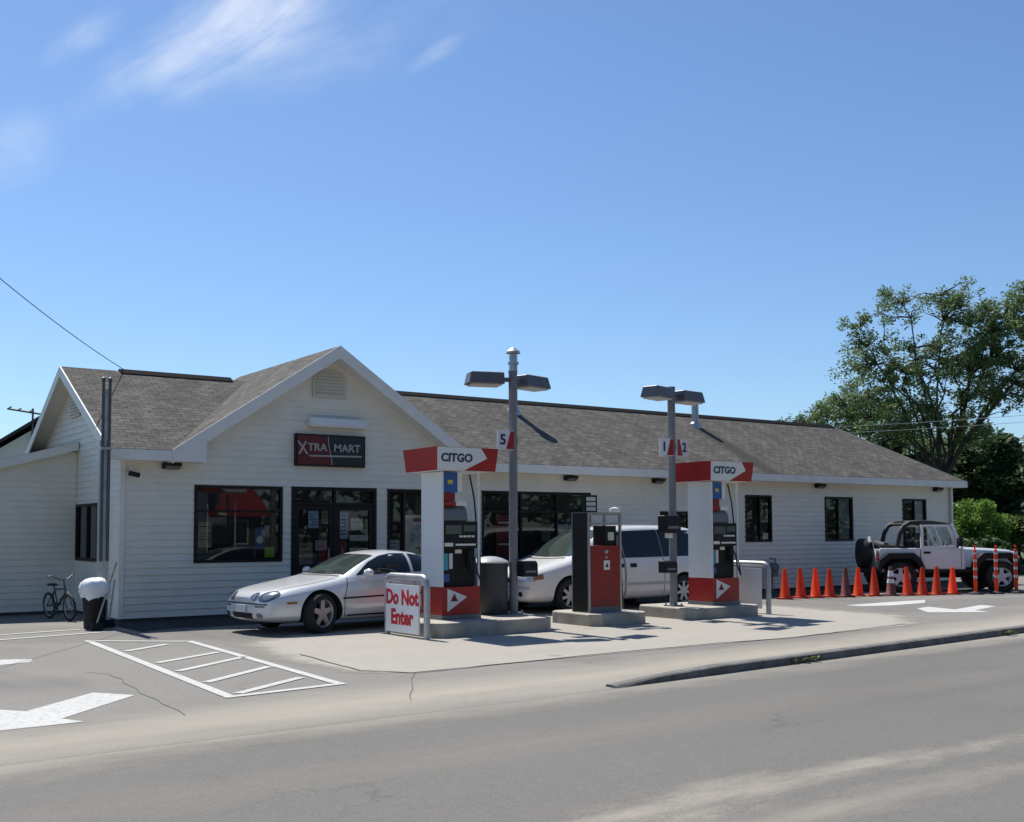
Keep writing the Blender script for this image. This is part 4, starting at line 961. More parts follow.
def ribbon(bm, bvh, pts, w, ax, off, n=20, mi=0, closed=False):
    for i in range(len(pts)-1):
        a, b = Vector((*pts[i], 0)), Vector((*pts[i+1], 0)); t = (b-a).normalized(); nn = Vector((-t.y, t.x, 0))*w/2
        patch(bm, bvh, [(a-nn).xy, (b-nn).xy], [(a+nn).xy, (b+nn).xy], ax, off, max(2, int((b-a).length/.06)), 1, mi)
def disc(bm, bvh, c, rx, rz, ax, off, mi=0):
    n = 16; up_ = [(c[0]-rx*math.cos(math.pi*k/n), c[1]+rz*math.sin(math.pi*k/n)) for k in range(n+1)]; dn = [(p[0], 2*c[1]-p[1]) for p in up_]
    patch(bm, bvh, dn, up_, ax, off, n, 4, mi)
def wheel(parent, x, y, r, w, side, rimr, m, spokes=5, steer=0.0, off_road=False):
    M = Matrix.Translation((x, y, r)) @ Matrix.Rotation(steer, 4, 'Z')
    bm = NB(); s = side
    lathe(bm, [(rimr, -w*.5), (r*.93, -w*.5), (r*.985, -w*.38), (r, -w*.2), (r, w*.2), (r*.985, w*.38), (r*.93, w*.5), (rimr, w*.46), (rimr*.98, 0)], (0, 0, 0), 40, axis='y', cap=False)
    if off_road:
        for k in range(36):
            a = 2*math.pi*k/36; box(bm, (-.022, -w*.5, r-.012), (.022, w*.5, r+.008), 0, Matrix.Rotation(a, 4, 'Y'))
    bmesh.ops.transform(bm, matrix=M, verts=bm.verts); t = build('wheel', bm, RUBBER, parent, smooth=35)
    bm = NB()
    lathe(bm, [(rimr*1.0, s*w*.47), (rimr*.95, s*w*.44), (rimr*.88, s*w*.20), (rimr*.87, -s*w*.3)], (0, 0, 0), 36, axis='y', cap=False)
    lathe(bm, [(.001, s*w*.40), (rimr*.2, s*w*.40), (rimr*.27, s*w*.33), (rimr*.27, s*w*.1)], (0, 0, 0), 20, axis='y', cap=False)
    for k in range(spokes):
        a = 2*math.pi*k/spokes; Ms = Matrix.Rotation(a, 4, 'Y'); wd = rimr*(.15 if spokes > 5 else .21)
        P = [(-wd*1.1, rimr*.18), (wd*1.1, rimr*.18), (wd*.8, rimr*.92), (-wd*.8, rimr*.92)]
        v0 = [bm.verts.new(Ms @ Vector((p[0], s*w*(.38 if i < 2 else .40), p[1]))) for i, p in enumerate(P)]; v1 = [bm.verts.new(Ms @ Vector((p[0], s*w*.2, p[1]))) for p in P]
        fs = [face(bm, v0), face(bm, list(reversed(v1)))]+[face(bm, [v0[i], v1[i], v1[(i+1) % 4], v0[(i+1) % 4]]) for i in range(4)]; bmesh.ops.recalc_face_normals(bm, faces=fs)
    lathe(bm, [(rimr*.86, -s*w*.05), (.001, -s*w*.05)], (0, 0, 0), 30, 1, axis='y')
    bmesh.ops.transform(bm, matrix=M, verts=bm.verts); build('rim', bm, [m, WELL], t, smooth=35)
def mirror(parent, x, y, z, m, s, sc=1.0):
    bm = NB(); sphere(bm, (x, y+s*.10, z), .105*sc, 0, .62, 1.05, .66); box(bm, (x-.03, y-.03 if s > 0 else y-.06, z-.05), (x+.03, y+.06 if s > 0 else y+.03, z-.01))
    build('side_mirror', bm, m, parent, smooth=50)

# ---- silver coupe by the shop door
def coupe():
    t = thing('parked_coupe', 'silver white two door coupe parked nose out in front of the shop door', 'car', (6.59, 16.78, 0), R(COUPE_ROT))
    st = [(0.0, .30, .46, .50, .575, .30), (.05, .22, .66, .545, .635, .46), (.2, .18, .79, .595, .695, .58), (.5, .165, .845, .645, .755, .66), (.95, .16, .868, .70, .825, .70), (1.3, .16, .872, .755, .885, .70), (1.46, .16, .872, .79, .93, .685),
          (1.75, .16, .872, .825, 1.10, .625), (2.08, .16, .872, .845, 1.245, .565), (2.45, .16, .872, .865, 1.29, .55), (2.85, .16, .872, .885, 1.275, .55), (3.2, .165, .872, .90, 1.21, .555), (3.6, .17, .868, .915, 1.09, .57), (3.95, .18, .85, .92, 1.0, .60), (4.2, .22, .81, .91, .965, .60), (4.36, .28, .74, .87, .92, .55), (4.42, .36, .60, .78, .82, .42)]
    body, bv = car_body('body', st, SILVER, t, (.93, 3.47), .315, arch=.055)
    # glass
    side_b = [(1.60, .885), (2.2, .895), (2.75, .91), (3.5, .945)]; side_t = [(1.66, .92), (1.92, 1.085), (2.18, 1.18), (2.5, 1.225), (2.85, 1.205), (3.15, 1.15), (3.52, .985)]
    for ax in ('y-', 'y+'):
        bm = NB(); patch(bm, bv, [(1.60, .885), (2.0, .89), (2.66, .91)], [(1.66, .92), (1.92, 1.085), (2.18, 1.185), (2.42, 1.222), (2.70, 1.218)], ax, .004, 16, 5); build('door_window', bm, CARGLASS, t, smooth=60)
        bm = NB(); patch(bm, bv, [(2.72, .912), (3.1, .925), (3.50, .95)], [(2.76, 1.214), (3.0, 1.185), (3.2, 1.135), (3.52, .99)], ax, .004, 14, 5); build('quarter_window', bm, CARGLASS, t, smooth=60)
        bm = NB(); patch(bm, bv, [(1.34, .26), (2.0, .25), (2.66, .26)], [(1.42, .84), (2.0, .865), (2.70, .885)], ax, .0025, 16, 6); d = build('door', bm, SILVER, t, smooth=60)
        bm = NB(); ribbon(bm, bv, [(1.34, .255), (1.33, .55), (1.43, .85)], .012, ax, .004); ribbon(bm, bv, [(2.66, .26), (2.69, .60), (2.71, .89)], .012, ax, .004); ribbon(bm, bv, [(1.34, .255), (2.66, .26)], .012, ax, .004); build('door_gap', bm, TRIMB, d, smooth=60)
        bm = NB(); patch(bm, bv, [(2.44, .765), (2.60, .77)], [(2.45, .80), (2.60, .805)], ax, .012, 5, 2); build('handle', bm, SILVER, d, smooth=60)
        bm = NB(); ribbon(bm, bv, [(1.30, .535), (3.02, .57)], .026, ax, .007, 20); build('side_moulding', bm, TRIMB, t, smooth=60)
        bm = NB(); ribbon(bm, bv, [(1.40, .265), (3.0, .275)], .02, ax, .006, 20); build('sill_line', bm, TRIMB, t, smooth=60)
        bm = NB(); patch(bm, bv, [(.34, .475), (.50, .48)], [(.34, .51), (.50, .51)], ax, .006, 6, 2); build('marker_lamp', bm, AMBER, t, smooth=60)
        bm = NB(); patch(bm, bv, [(4.02, .66), (4.3, .66)], [(4.05, .84), (4.3, .82)], ax, .005, 6, 3); build('tail_lamp', bm, REDL, t, smooth=60)
        s = -1 if ax == 'y-' else 1
        bm = NB(); disc(bm, bv, (s*.59, .59), .14, .082, 'x', .006); disc(bm, bv, (s*.62, .59), .07, .055, 'x', .010, 1); build('headlight', bm, [HDARK, HINN], t, smooth=60)
        bm = NB(); disc(bm, bv, (s*.345, .58), .088, .066, 'x', .006); disc(bm, bv, (s*.345, .58), .046, .040, 'x', .010, 1); build('inner_headlight', bm, [HDARK, HINN], t, smooth=60)
        bm = NB(); disc(bm, bv, (s*.50, .30), .075, .04, 'x', .006); build('fog_lamp', bm, HDARK, t, smooth=60)
        bm = NB(); patch(bm, bv, [(s*.40, .425), (s*.62, .43)], [(s*.40, .455), (s*.62, .455)], 'x', .006, 6, 2); build('turn_signal', bm, HDARK, t, smooth=60)
        mirror(t, 1.72, s*.86, .925, SILVER, s)
    bm = NB(); patch(bm, bv, [(1.44, -.64), (1.37, -.3), (1.35, 0), (1.37, .3), (1.44, .64)], [(2.10, -.50), (2.06, -.25), (2.05, 0), (2.06, .25), (2.10, .50)], 'z', .004, 16, 8); build('windshield', bm, WSGLASS, t, smooth=60)
    bm = NB(); ribbon(bm, bv, [(1.36, -.62), (1.31, -.3), (1.29, 0), (1.31, .3), (1.36, .62)], .05, 'z', .004); build('wiper_cowl', bm, TRIMB, t, smooth=60)
    bm = NB(); patch(bm, bv, [(2.98, -.50), (2.95, 0), (2.98, .50)], [(3.75, -.50), (3.85, 0), (3.75, .50)], 'z', .004, 12, 8); build('rear_window', bm, CARGLASS, t, smooth=60)
    bm = NB(); ribbon(bm, bv, [(.30, -.58), (.8, -.66), (1.28, -.66)], .012, 'z', .004); ribbon(bm, bv, [(.30, .58), (.8, .66), (1.28, .66)], .012, 'z', .004); build('hood_gap', bm, TRIMB, t, smooth=60)
    bm = NB(); ribbon(bm, bv, [(-.66, .475), (-.3, .48), (.3, .48), (.66, .475)], .022, 'x', .006); build('bumper_line', bm, NAVY, t, smooth=60)
    bm = NB(); patch(bm, bv, [(-.30, .25), (.30, .25)], [(-.32, .335), (.32, .335)], 'x', .006, 10, 3); build('grille', bm, WELL, t, smooth=60)
    bm = NB(); box(bm, (-.03, -.15, .345), (-.012, .15, .455)); build('licence_plate', bm, PLATE, t, bevel=.003)
    bm = NB(); tube(bm, [(4.05, -.62, .95), (4.15, -.62, 1.03), (4.2, -.3, 1.06), (4.2, .3, 1.06), (4.15, .62, 1.03), (4.05, .62, .95)], .035, 8); build('spoiler', bm, SILVER, t, smooth=60)
    for x, st_ in ((.93, R(15)), (3.47, 0)):
        for s in (-1, 1): wheel(t, x, s*.765, .315, .20, s, .215, RIMM, 5, st_)
    return t
COUPE_ROT = 6.0
coupe()

# ---- white minivan behind the middle pump
def van():
    t = thing('minivan', 'white minivan with dark tinted windows parked along the shop behind the pumps', 'minivan', (12.38, 18.05, 0), R(0))
    st = [(0.0, .34, .62, .62, .70, .40), (.06, .24, .80, .70, .80, .55), (.25, .20, .90, .78, .89, .66), (.6, .19, .945, .85, .965, .72), (.95, .19, .955, .92, 1.04, .76), (1.15, .19, .958, .955, 1.10, .77), (1.35, .19, .96, .975, 1.24, .755),
          (1.7, .19, .96, .985, 1.46, .725), (2.05, .19, .96, .99, 1.63, .69), (2.4, .19, .96, .995, 1.70, .675), (3.2, .19, .96, 1.0, 1.725, .67), (4.1, .20, .96, 1.0, 1.71, .67), (4.55, .22, .955, 1.0, 1.67, .67), (4.76, .26, .94, 1.0, 1.55, .68), (4.88, .34, .90, .98, 1.22, .70), (4.94, .42, .80, .88, .98, .62)]
    body, bv = car_body('body', st, VANP, t, (.98, 3.98), .335, arch=.06)
    for ax in ('y-', 'y+'):
        s = -1 if ax == 'y-' else 1
        bm = NB(); patch(bm, bv, [(1.50, 1.03), (2.38, 1.04)], [(1.58, 1.10), (1.86, 1.33), (2.14, 1.53), (2.39, 1.575)], ax, .004, 12, 5); build('door_window', bm, CARGLASS, t, smooth=60)
        bm = NB(); patch(bm, bv, [(2.392, 1.04), (3.42, 1.05)], [(2.402, 1.575), (3.42, 1.605)], ax, .004, 12, 5); build('sliding_door_window', bm, CARGLASS, t, smooth=60)
        bm = NB(); patch(bm, bv, [(3.432, 1.05), (4.64, 1.06)], [(3.432, 1.605), (4.55, 1.585)], ax, .004, 12, 5); build('rear_side_window', bm, CARGLASS, t, smooth=60)
        for (a, b, hx) in ((1.42, 2.35, 2.16), (2.38, 3.42, 2.50)):
            bm = NB(); patch(bm, bv, [(a, .30), (b, .30)], [(a, 1.01), (b, 1.025)], ax, .0025, 10, 5); d = build('door', bm, VANP, t, smooth=60)
            bm = NB(); ribbon(bm, bv, [(a, .29), (a, 1.02)], .014, ax, .004); ribbon(bm, bv, [(b, .29), (b, 1.03)], .014, ax, .004); build('door_gap', bm, TRIMB, d, smooth=60)
            bm = NB(); patch(bm, bv, [(hx, .85), (hx+.17, .85)], [(hx, .925), (hx+.17, .925)], ax, .012, 4, 3); build('handle', bm, TRIMB, d, smooth=60)
        bm = NB(); ribbon(bm, bv, [(1.35, .52), (3.6, .52)], .06, ax, .006); build('side_moulding', bm, mat('van_grey_moulding', (.42, .42, .43), .5), t, smooth=60)
        bm = NB(); patch(bm, bv, [(s*.42, .60), (s*.86, .63)], [(s*.42, .69), (s*.84, .73)], 'x', .006, 10, 3); build('headlight', bm, HLENS, t, smooth=60)
        bm = NB(); patch(bm, bv, [(.16, .65), (.36, .67)], [(.18, .74), (.36, .76)], ax, .006, 6, 3); build('corner_lamp', bm, AMBER, t, smooth=60)
        bm = NB(); disc(bm, bv, (s*.60, .38), .06, .05, 'x', .006); build('fog_lamp', bm, WELL, t, smooth=60)
        mirror(t, 1.60, s*.94, 1.10, TRIMB, s, 1.1)
        bm = NB(); patch(bm, bv, [(4.74, .95), (4.86, .95)], [(4.70, 1.35), (4.80, 1.35)], ax, .005, 3, 6); build('tail_lamp', bm, REDL, t, smooth=60)
    bm = NB(); patch(bm, bv, [(1.17, -.68), (1.08, -.35), (1.05, 0), (1.08, .35), (1.17, .68)], [(2.10, -.60), (2.05, -.3), (2.03, 0), (2.05, .3), (2.10, .60)], 'z', .004, 16, 8); build('windshield', bm, WSGLASS, t, smooth=60)
    bm = NB(); patch(bm, bv, [(-.60, 1.10), (.60, 1.10)], [(-.58, 1.50), (.58, 1.50)], 'x+', .004, 10, 5); build('rear_window', bm, CARGLASS, t, smooth=60)
    bm = NB(); patch(bm, bv, [(-.36, .60), (.36, .60)], [(-.36, .68), (.36, .68)], 'x', .006, 10, 3); build('grille', bm, WELL, t, smooth=60)
    bm = NB(); ribbon(bm, bv, [(-.80, .50), (-.4, .51), (.4, .51), (.80, .50)], .05, 'x', .008); build('bumper_strip', bm, mat('van_grey_moulding', (.42, .42, .43), .5), t, smooth=60)
    bm = NB(); ribbon(bm, bv, [(1.08, -.62), (.97, -.3), (.95, 0), (.97, .3), (1.08, .62)], .06, 'z', .004); build('wiper_cowl', bm, TRIMB, t, smooth=60)
    for x in (.98, 3.98):
        for s in (-1, 1): wheel(t, x, s*.85, .335, .20, s, .215, RIMM, 7)
van()

# ---- white open jeep at the right
def jeep():
    t = thing('open_jeep', 'white open topped off-road jeep with black roll bar parked beside the cones at the right', 'jeep', (27.56, 16.5, 0), R(143.3))
    W = .80; t.scale = (1.05, 1, 1)
    bm = NB()   # tub with cowl; side profile x,z with wheel cut-outs, two side walls plus floor
    prof = [(1.46, .52), (1.46, 1.10), (1.58, 1.12), (2.56, 1.12), (2.58, 1.12), (3.50, 1.12), (3.53, 1.0), (3.53, .70), (3.49, .70), (3.42, .88), (3.28, .95), (2.80, .95), (2.64, .86), (2.52, .52)]
    for s in (-1, 1): prism(bm, prof, 'y', s*W, s*(W-.06))
    box(bm, (1.46, -W+.061, .50), (3.48, W-.061, .58)); box(bm, (3.46, -W+.061, .581), (3.525, W-.061, 1.10)); box(bm, (1.44, -W+.061, .581), (1.60, W-.061, 1.10))
    build('tub', bm, JEEPP, t, bevel=.015)
    bm = NB(); v = []
    for x, hw, zb, zt in ((.16, .52, .62, 1.02), (.30, .56, .62, 1.06), (1.0, .64, .62, 1.105), (1.50, .70, .62, 1.13)):
        v.append([bm.verts.new(p) for p in ((x, -hw, zb), (x, -hw, zt-.05), (x, -hw*.9, zt), (x, 0, zt+.02), (x, hw*.9, zt), (x, hw, zt-.05), (x, hw, zb))])
    for i in range(3):
        for k in range(7): face(bm, [v[i][k], v[i+1][k], v[i+1][(k+1) % 7], v[i][(k+1) % 7]])
    face(bm, v[0]); face(bm, v[3]); bmesh.ops.recalc_face_normals(bm, faces=bm.faces[:]); build('hood', bm, JEEPP, t, smooth=30, bevel=.01)
    bm = NB(); box(bm, (.10, -.56, .60), (.157, .56, 1.03)); gr = build('grille', bm, JEEPP, t, bevel=.012)
    bm = NB(); [box(bm, (.092, -.27+k*.083, .66), (.099, -.27+k*.083+.045, .96)) for k in range(7)]; build('grille_slot', bm, WELL, gr)
    for s in (-1, 1):
        bm = NB(); lathe(bm, [(.001, .078), (.085, .085), (.095, .099)], (0, s*.42, .85), 18, axis='x'); build('headlight', bm, HLENS, t, smooth=40)
        # flares: black trapezoid arches
        for (ax, lx0, lx1) in ((.62, .12, 1.30), (3.04, 2.46, 3.60)):
            P = [(lx0, .62), (lx0+.10, .86), (lx0+.26, 1.0), (lx1-.26, 1.0), (lx1-.06, .84), (lx1, .58)]; Q = [(p[0]+(ax-p[0])*.14, p[1]-.15) for p in P]
            bm = NB(); prism(bm, P+list(reversed(Q)), 'y', s*.66, s*.94); build('fender_flare', bm, TRIMB, t, bevel=.012)
        bm = NB(); prism(bm, [(1.30, .50), (2.46, .50), (2.46, .58), (1.30, .58)], 'y', s*.72, s*.82); build('rocker_guard', bm, TRIMB, t)
    bm = NB(); box(bm, (.62, -.66, .55), (1.46, .66, .80)); box(bm, (2.5, -.7, .55), (3.5, .7, .9)); box(bm, (.3, -.35, .35), (3.6, .35, .55)); build('chassis', bm, WELL, t)
    bm = NB(); box(bm, (-.06, -.80, .48), (.10, .80, .66)); build('front_bumper', bm, TRIMB, t, bevel=.03)
    bm = NB(); box(bm, (3.54, -.80, .50), (3.64, .80, .64)); build('rear_bumper', bm, TRIMB, t, bevel=.02)
    # windshield frame and glass
    def ws(x0, z0, x1, z1, hw, th):
        b = NB()
        for s in (-1, 1): prism(b, [(x0, z0), (x0+th, z0), (x1+th, z1), (x1, z1)], 'y', s*hw, s*(hw-.07))
        prism(b, [(x1-.02, z1-.07), (x1+th-.02, z1-.07), (x1+th, z1), (x1, z1)], 'y', -hw+.071, hw-.071); prism(b, [(x0, z0), (x0+th, z0), (x0+th+.03, z0+.07), (x0+.03, z0+.07)], 'y', -hw+.071, hw-.071)
        return b
    wf = build('windshield_frame', ws(1.46, 1.121, 1.70, 1.73, .74, .07), JEEPP, t, bevel=.008)
    bm = NB(); quad(bm, [(1.53, -.67, 1.19), (1.53, .67, 1.19), (1.705, .67, 1.66), (1.705, -.67, 1.66)]); build('pane', bm, GLASSM, wf)
    # full doors with framed glass
    for s in (-1, 1):
        bm = NB(); prism(bm, [(1.56, .60), (2.44, .60), (2.52, .80), (2.52, 1.115), (1.56, 1.115)], 'y', s*(W+.002), s*(W+.022)); d = build('door', bm, JEEPP, t, bevel=.008)
        bm = NB(); F_ = [(1.60, 1.118), (2.52, 1.118), (2.52, 1.72), (1.83, 1.72)]; I_ = [(1.71, 1.17), (2.45, 1.17), (2.45, 1.66), (1.88, 1.66)]
        for k in range(4): prism(bm, [F_[k], F_[(k+1) % 4], I_[(k+1) % 4], I_[k]], 'y', s*(W-.035), s*(W+.012))
        build('window_frame', bm, JEEPP, d)
        bm = NB(); quad(bm, [(p[0], s*(W-.01), p[1]) for p in I_]); build('pane', bm, GLASSM, d)
        bm = NB(); box(bm, (2.30, s*(W+.023), .98) if s > 0 else (2.30, s*(W+.05), .98), (2.46, s*(W+.05) if s > 0 else s*(W+.023), 1.03)); build('handle', bm, TRIMB, d)
        bm = NB(); ribbon_pts = [(1.555, .6), (1.555, 1.11)]; box(bm, (1.545, s*(W+.001) if s > 0 else s*(W+.004), .60), (1.556, s*(W+.004) if s > 0 else s*(W+.001), 1.11)); box(bm, (2.525, s*(W+.001) if s > 0 else s*(W+.004), .80), (2.536, s*(W+.004) if s > 0 else s*(W+.001), 1.11)); build('door_gap', bm, TRIMB, d)
        bm = NB(); box(bm, (1.60, s*(W+.10) if s > 0 else s*(W+.28), 1.16), (1.68, s*(W+.28) if s > 0 else s*(W+.10), 1.38)); tube(bm, [(1.64, s*W, 1.14), (1.64, s*(W+.12), 1.20)], .025, 8); build('side_mirror', bm, TRIMB, t, bevel=.01)
        bm = NB(); box(bm, (1.7, s*.42-.24, .70), (2.25, s*.42+.24, .86)); prism(bm, [(2.15, .80), (2.32, .80), (2.46, 1.32), (2.34, 1.32)], 'y', s*.42-.23, s*.42+.23); prism(bm, [(2.36, 1.36), (2.47, 1.36), (2.50, 1.54), (2.40, 1.54)], 'y', s*.42-.13, s*.42+.13); build('seat', bm, DARK, t, bevel=.03)
        bm = NB(); box(bm, (3.532, s*.72-.06, .80), (3.565, s*.72+.06, .98)); build('tail_lamp', bm, REDL, t)
    # padded roll bar
    bm = NB()
    for s in (-1, 1): tube(bm, [(1.78, s*.66, 1.70), (2.2, s*.66, 1.77), (2.50, s*.66, 1.785), (2.72, s*.66, 1.77), (2.88, s*.66, 1.68), (2.98, s*.66, 1.48), (3.06, s*.68, 1.10)], .055, 10); tube(bm, [(2.46, s*.66, 1.77), (2.44, s*.68, 1.05)], .05, 10)
    tube(bm, [(2.45, -.66, 1.78), (2.45, .66, 1.78)], .05, 10); tube(bm, [(2.80, -.66, 1.73), (2.80, .66, 1.73)], .04, 10); build('roll_bar', bm, BLACK, t, smooth=50)
    bm = NB(); tube(bm, [(1.78+.1*math.cos(a)*.4, .42+.19*math.sin(a), 1.10+.19*math.cos(a)*.9) for a in [2*math.pi*k/18 for k in range(19)]], .016, 6, cap=False); build('steering_wheel', bm, BLACK, t, smooth=50)
    bm = NB(); tube(bm, [(3.3, -.6, 1.16), (3.36, 0, 1.22), (3.3, .6, 1.16)], .10, 10); tube(bm, [(2.9, -.62, 1.12), (3.4, -.62, 1.15)], .08, 8); tube(bm, [(2.9, .62, 1.12), (3.45, .62, 1.15)], .07, 8); build('folded_top', bm, BLACK, t, smooth=60)
    for x in (.62, 3.04):
        for s in (-1, 1): wheel(t, x, s*.78, .385, .25, s, .235, RIMW, 5, off_road=True)
    # spare wheel on the tailgate
    bm = NB(); lathe(bm, [(.22, -.11), (.36, -.11), (.385, -.06), (.385, .06), (.36, .11), (.001, .11)], (3.70, 0, .98), 36, axis='x'); sp = build('spare_wheel', bm, RUBBER, t, smooth=35)
    bm = NB(); tube(bm, [(3.56, .50, 1.05), (3.60, .50, 1.30)], .012, 6); box(bm, (3.66, .38, 1.28), (3.68, .62, 1.42)); build('plate_holder', bm, PLATE, t)
jeep()
# ------------------------------------------------------------------ traffic cones (spread by the shop wall)
def cone(label, x, y, m, banded=False, h=.70):
    t = thing('traffic_cone', label, 'traffic cone', (x, y, 0), random.uniform(0, 1.5), 'traffic cones in a row by the shop wall')
    bm = NB(); lathe(bm, [(.135, .035), (.12, .05), (.042, h-.02), (.036, h), (.026, h)], (0, 0, 0), 20); build('cone_body', bm, m, t, smooth=40)
    bm = NB(); box(bm, (-.155, -.155, 0), (.155, .155, .034)); build('base', bm, m, t, bevel=.012)
    if banded:
        for z0, z1 in ((.30, .40), (.46, .60)):
            r = lambda z: .12-.080*(z-.05)/(h-.07)+.004
            bm = NB(); lathe(bm, [(r(z0), z0), (r(z1), z1)], (0, 0, 0), 20); build('reflective_band', bm, REFL, t, smooth=40)
    return t
NPOS = ['leftmost orange traffic cone, in the shade of the shop wall', 'second orange cone from the left, in the shade of the shop wall', 'third orange cone from the left of the row', 'bright orange cone just left of the dull dark cone', None,
        'orange cone just right of the dull dark cone', 'orange cone just left of the white banded cone', None, 'orange cone in front of the rear wheel of the jeep', 'orange cone just right of the rear wheel of the jeep', 'second orange cone from the right end of the cones, by the jeep door', 'rightmost orange cone, next to the striped posts']
CP = [(20.03, 17.62), (20.61, 17.65), (21.03, 17.57), (21.45, 17.50), (21.78, 17.29), (22.30, 17.34), (22.66, 17.14), (23.08, 16.98), (23.45, 16.78), (23.86, 16.66), (24.28, 16.55), (24.72, 16.40)]
c0 = None
for (x, y), l in zip(CP, NPOS):
    if l is None: continue
    if c0 is None: c0 = cone(l, x, y, ORANGE)
    else:
        c = copy_tree(c0); c.location = (x, y, 0); c.rotation_euler.z = random.uniform(0, 1.5); c['label'] = l
        c.scale = (1, 1, random.uniform(.95, 1.04)); c.rotation_euler.x = R(random.uniform(-1.5, 1.5)); c.rotation_euler.y = R(random.uniform(-3, 3))
cone('dull dark reddish cone, the only dark one in the row', *CP[4], ORANGED)  # body and base in a darker red plastic
cone('faded cone with two white reflective bands left of the jeep wheel', *CP[7], ORANGED, True)
def post(label, x, y):
    t = thing('delineator_post', label, 'traffic post', (x, y, 0), 0, 'orange and white striped posts by the jeep')
    bm = NB(); lathe(bm, [(.044, .05), (.044, 1.05), (.03, 1.09), (.018, 1.10), (.018, 1.14), (.035, 1.16), (.03, 1.19), (.001, 1.20)], (0, 0, 0), 16); build('tube', bm, ORANGE, t, smooth=40)
    for z in (.42, .62, .82, 1.0):
        bm = NB(); lathe(bm, [(.0475, z-.032), (.0475, z+.032)], (0, 0, 0), 16); build('reflective_band', bm, mat('dull_reflective_band', (.55, .47, .44), .45), t, smooth=40)
    bm = NB(); lathe(bm, [(.19, 0), (.19, .03), (.07, .06), (.05, .07)], (0, 0, 0), 8); build('base', bm, BLACK, t, bevel=.005)
    return t
p0 = post('orange and white striped post behind the jeep door, leftmost of three', 25.15, 16.05)
for l, x, y in (('orange and white striped post in front of the jeep front wheel, middle of three', 25.74, 15.86), ('orange and white striped post at the nose of the jeep, rightmost of three', 26.34, 15.70)):
    p = copy_tree(p0); p.location = (x, y, 0); p['label'] = l

# ------------------------------------------------------------------ bicycle, rubbish bin and brooms at the left corner
bt = thing('bicycle', 'small dark bicycle parked by the side wall of the shop', 'bicycle', (5.0, 21.6, 0), R(-80))
FRM = mat('dark_bike_frame', (.025, .025, .03), .35, coat=.4)
for x in (-.48, .48):
    bm = NB(); rr = .255; tube(bm, [(x+rr*math.cos(a), 0, rr+.02+rr*math.sin(a)) for a in [2*math.pi*k/28 for k in range(29)]], .024, 8, cap=False); w = build('wheel', bm, RUBBER, bt, smooth=60)
    bm = NB(); tube(bm, [(x+.225*math.cos(a), 0, rr+.02+.225*math.sin(a)) for a in [2*math.pi*k/28 for k in range(29)]], .012, 6, cap=False); lathe(bm, [(.03, -.04), (.03, .04)], (x, 0, rr+.02), 10, axis='y')
    for k in range(14):
        a = 2*math.pi*k/14; tube(bm, [(x, .02*(-1)**k, rr+.02), (x+.22*math.cos(a), 0, rr+.02+.22*math.sin(a))], .0022, 3, cap=False)
    build('rim', bm, GALV, w, smooth=60)
bm = NB(); bb = (-.06, 0, .28); hd = (.32, 0, .66); stp = (-.16, 0, .62)
for a, b, r in ((bb, (.34, 0, .58), .02), (stp, hd, .018), (bb, (-.20, 0, .70), .016), ((-.48, .05, .275), bb, .011), ((-.48, -.05, .275), bb, .011), ((-.48, .05, .275), stp, .010), ((-.48, -.05, .275), stp, .010), ((.30, 0, .72), (.36, 0, .54), .02), ((.36, .05, .54), (.48, .06, .275), .013), ((.36, -.05, .54), (.48, -.06, .275), .013), ((.36, -.05, .54), (.36, .05, .54), .014)): tube(bm, [a, b], r, 8)
build('frame', bm, FRM, bt, smooth=60)
bm = NB(); tube(bm, [(.29, 0, .72), (.29, 0, .80), (.27, 0, .84)], .014, 8); tube(bm, [(.16, -.26, .93), (.25, -.21, .93), (.28, -.07, .84), (.28, .07, .84), (.25, .21, .93), (.16, .26, .93)], .011, 8); hb = build('handlebar', bm, FRM, bt, smooth=60)
bm = NB(); [tube(bm, [(.22, s*.215, .93), (.13, s*.275, .925)], .015, 8) for s in (-1, 1)]; build('grip', bm, BLACK, hb, smooth=60)
bm = NB(); prism(bm, [(-.36, -.075), (-.30, -.085), (-.18, -.04), (-.05, -.02), (-.05, .02), (-.18, .04), (-.30, .085), (-.36, .075)], 'z', .70, .745); build('saddle', bm, BLACK, bt, bevel=.015)
bm = NB(); lathe(bm, [(.001, -.03), (.085, -.03), (.085, -.022), (.001, -.022)], (-.06, 0, .28), 18, axis='y'); tube(bm, [(-.06, -.06, .28), (-.02, -.08, .14)], .01, 6); tube(bm, [(-.06, .06, .28), (-.10, .08, .42)], .01, 6); box(bm, (-.07, -.16, .12), (.03, -.08, .14)); box(bm, (-.15, .08, .41), (-.05, .16, .43)); build('crank', bm, FRM, bt)
bm = NB(); lathe(bm, [(.001, .0), (.03, .0), (.03, .012)], (.46, 0, .57), 10, axis='x'); build('reflector', bm, REFL, bt)
bt.rotation_euler.x = R(4); bt.scale = (.92, .92, .88)

tb = thing('rubbish_bin', 'black rubbish bin overflowing with a white plastic bag at the shop corner', 'rubbish bin', (5.02, 19.30, 0))
bm = NB(); lathe(bm, [(.17, 0), (.20, .55), (.215, .555), (.215, .60), (.19, .60)], (0, 0, 0), 24); build('bin', bm, DARK, tb, smooth=40)
bm = NB(); n = 28; rings = []
for (r, z) in ((.222, .50), (.23, .56), (.24, .62), (.25, .68), (.225, .76), (.16, .81), (.07, .835)):
    rings.append([bm.verts.new(((r+.016*math.sin(7*a+z*20)+.01*math.sin(11*a-z*30)+random.uniform(-.005, .005))*math.cos(a), (r+.016*math.sin(5*a+z*9)+.01*math.sin(9*a+z*25)+random.uniform(-.005, .005))*math.sin(a), z+((.025*math.sin(4*a+1)+.015*math.sin(9*a)) if z < .55 else random.uniform(-.008, .008)))) for a in [2*math.pi*k/n for k in range(n)]])
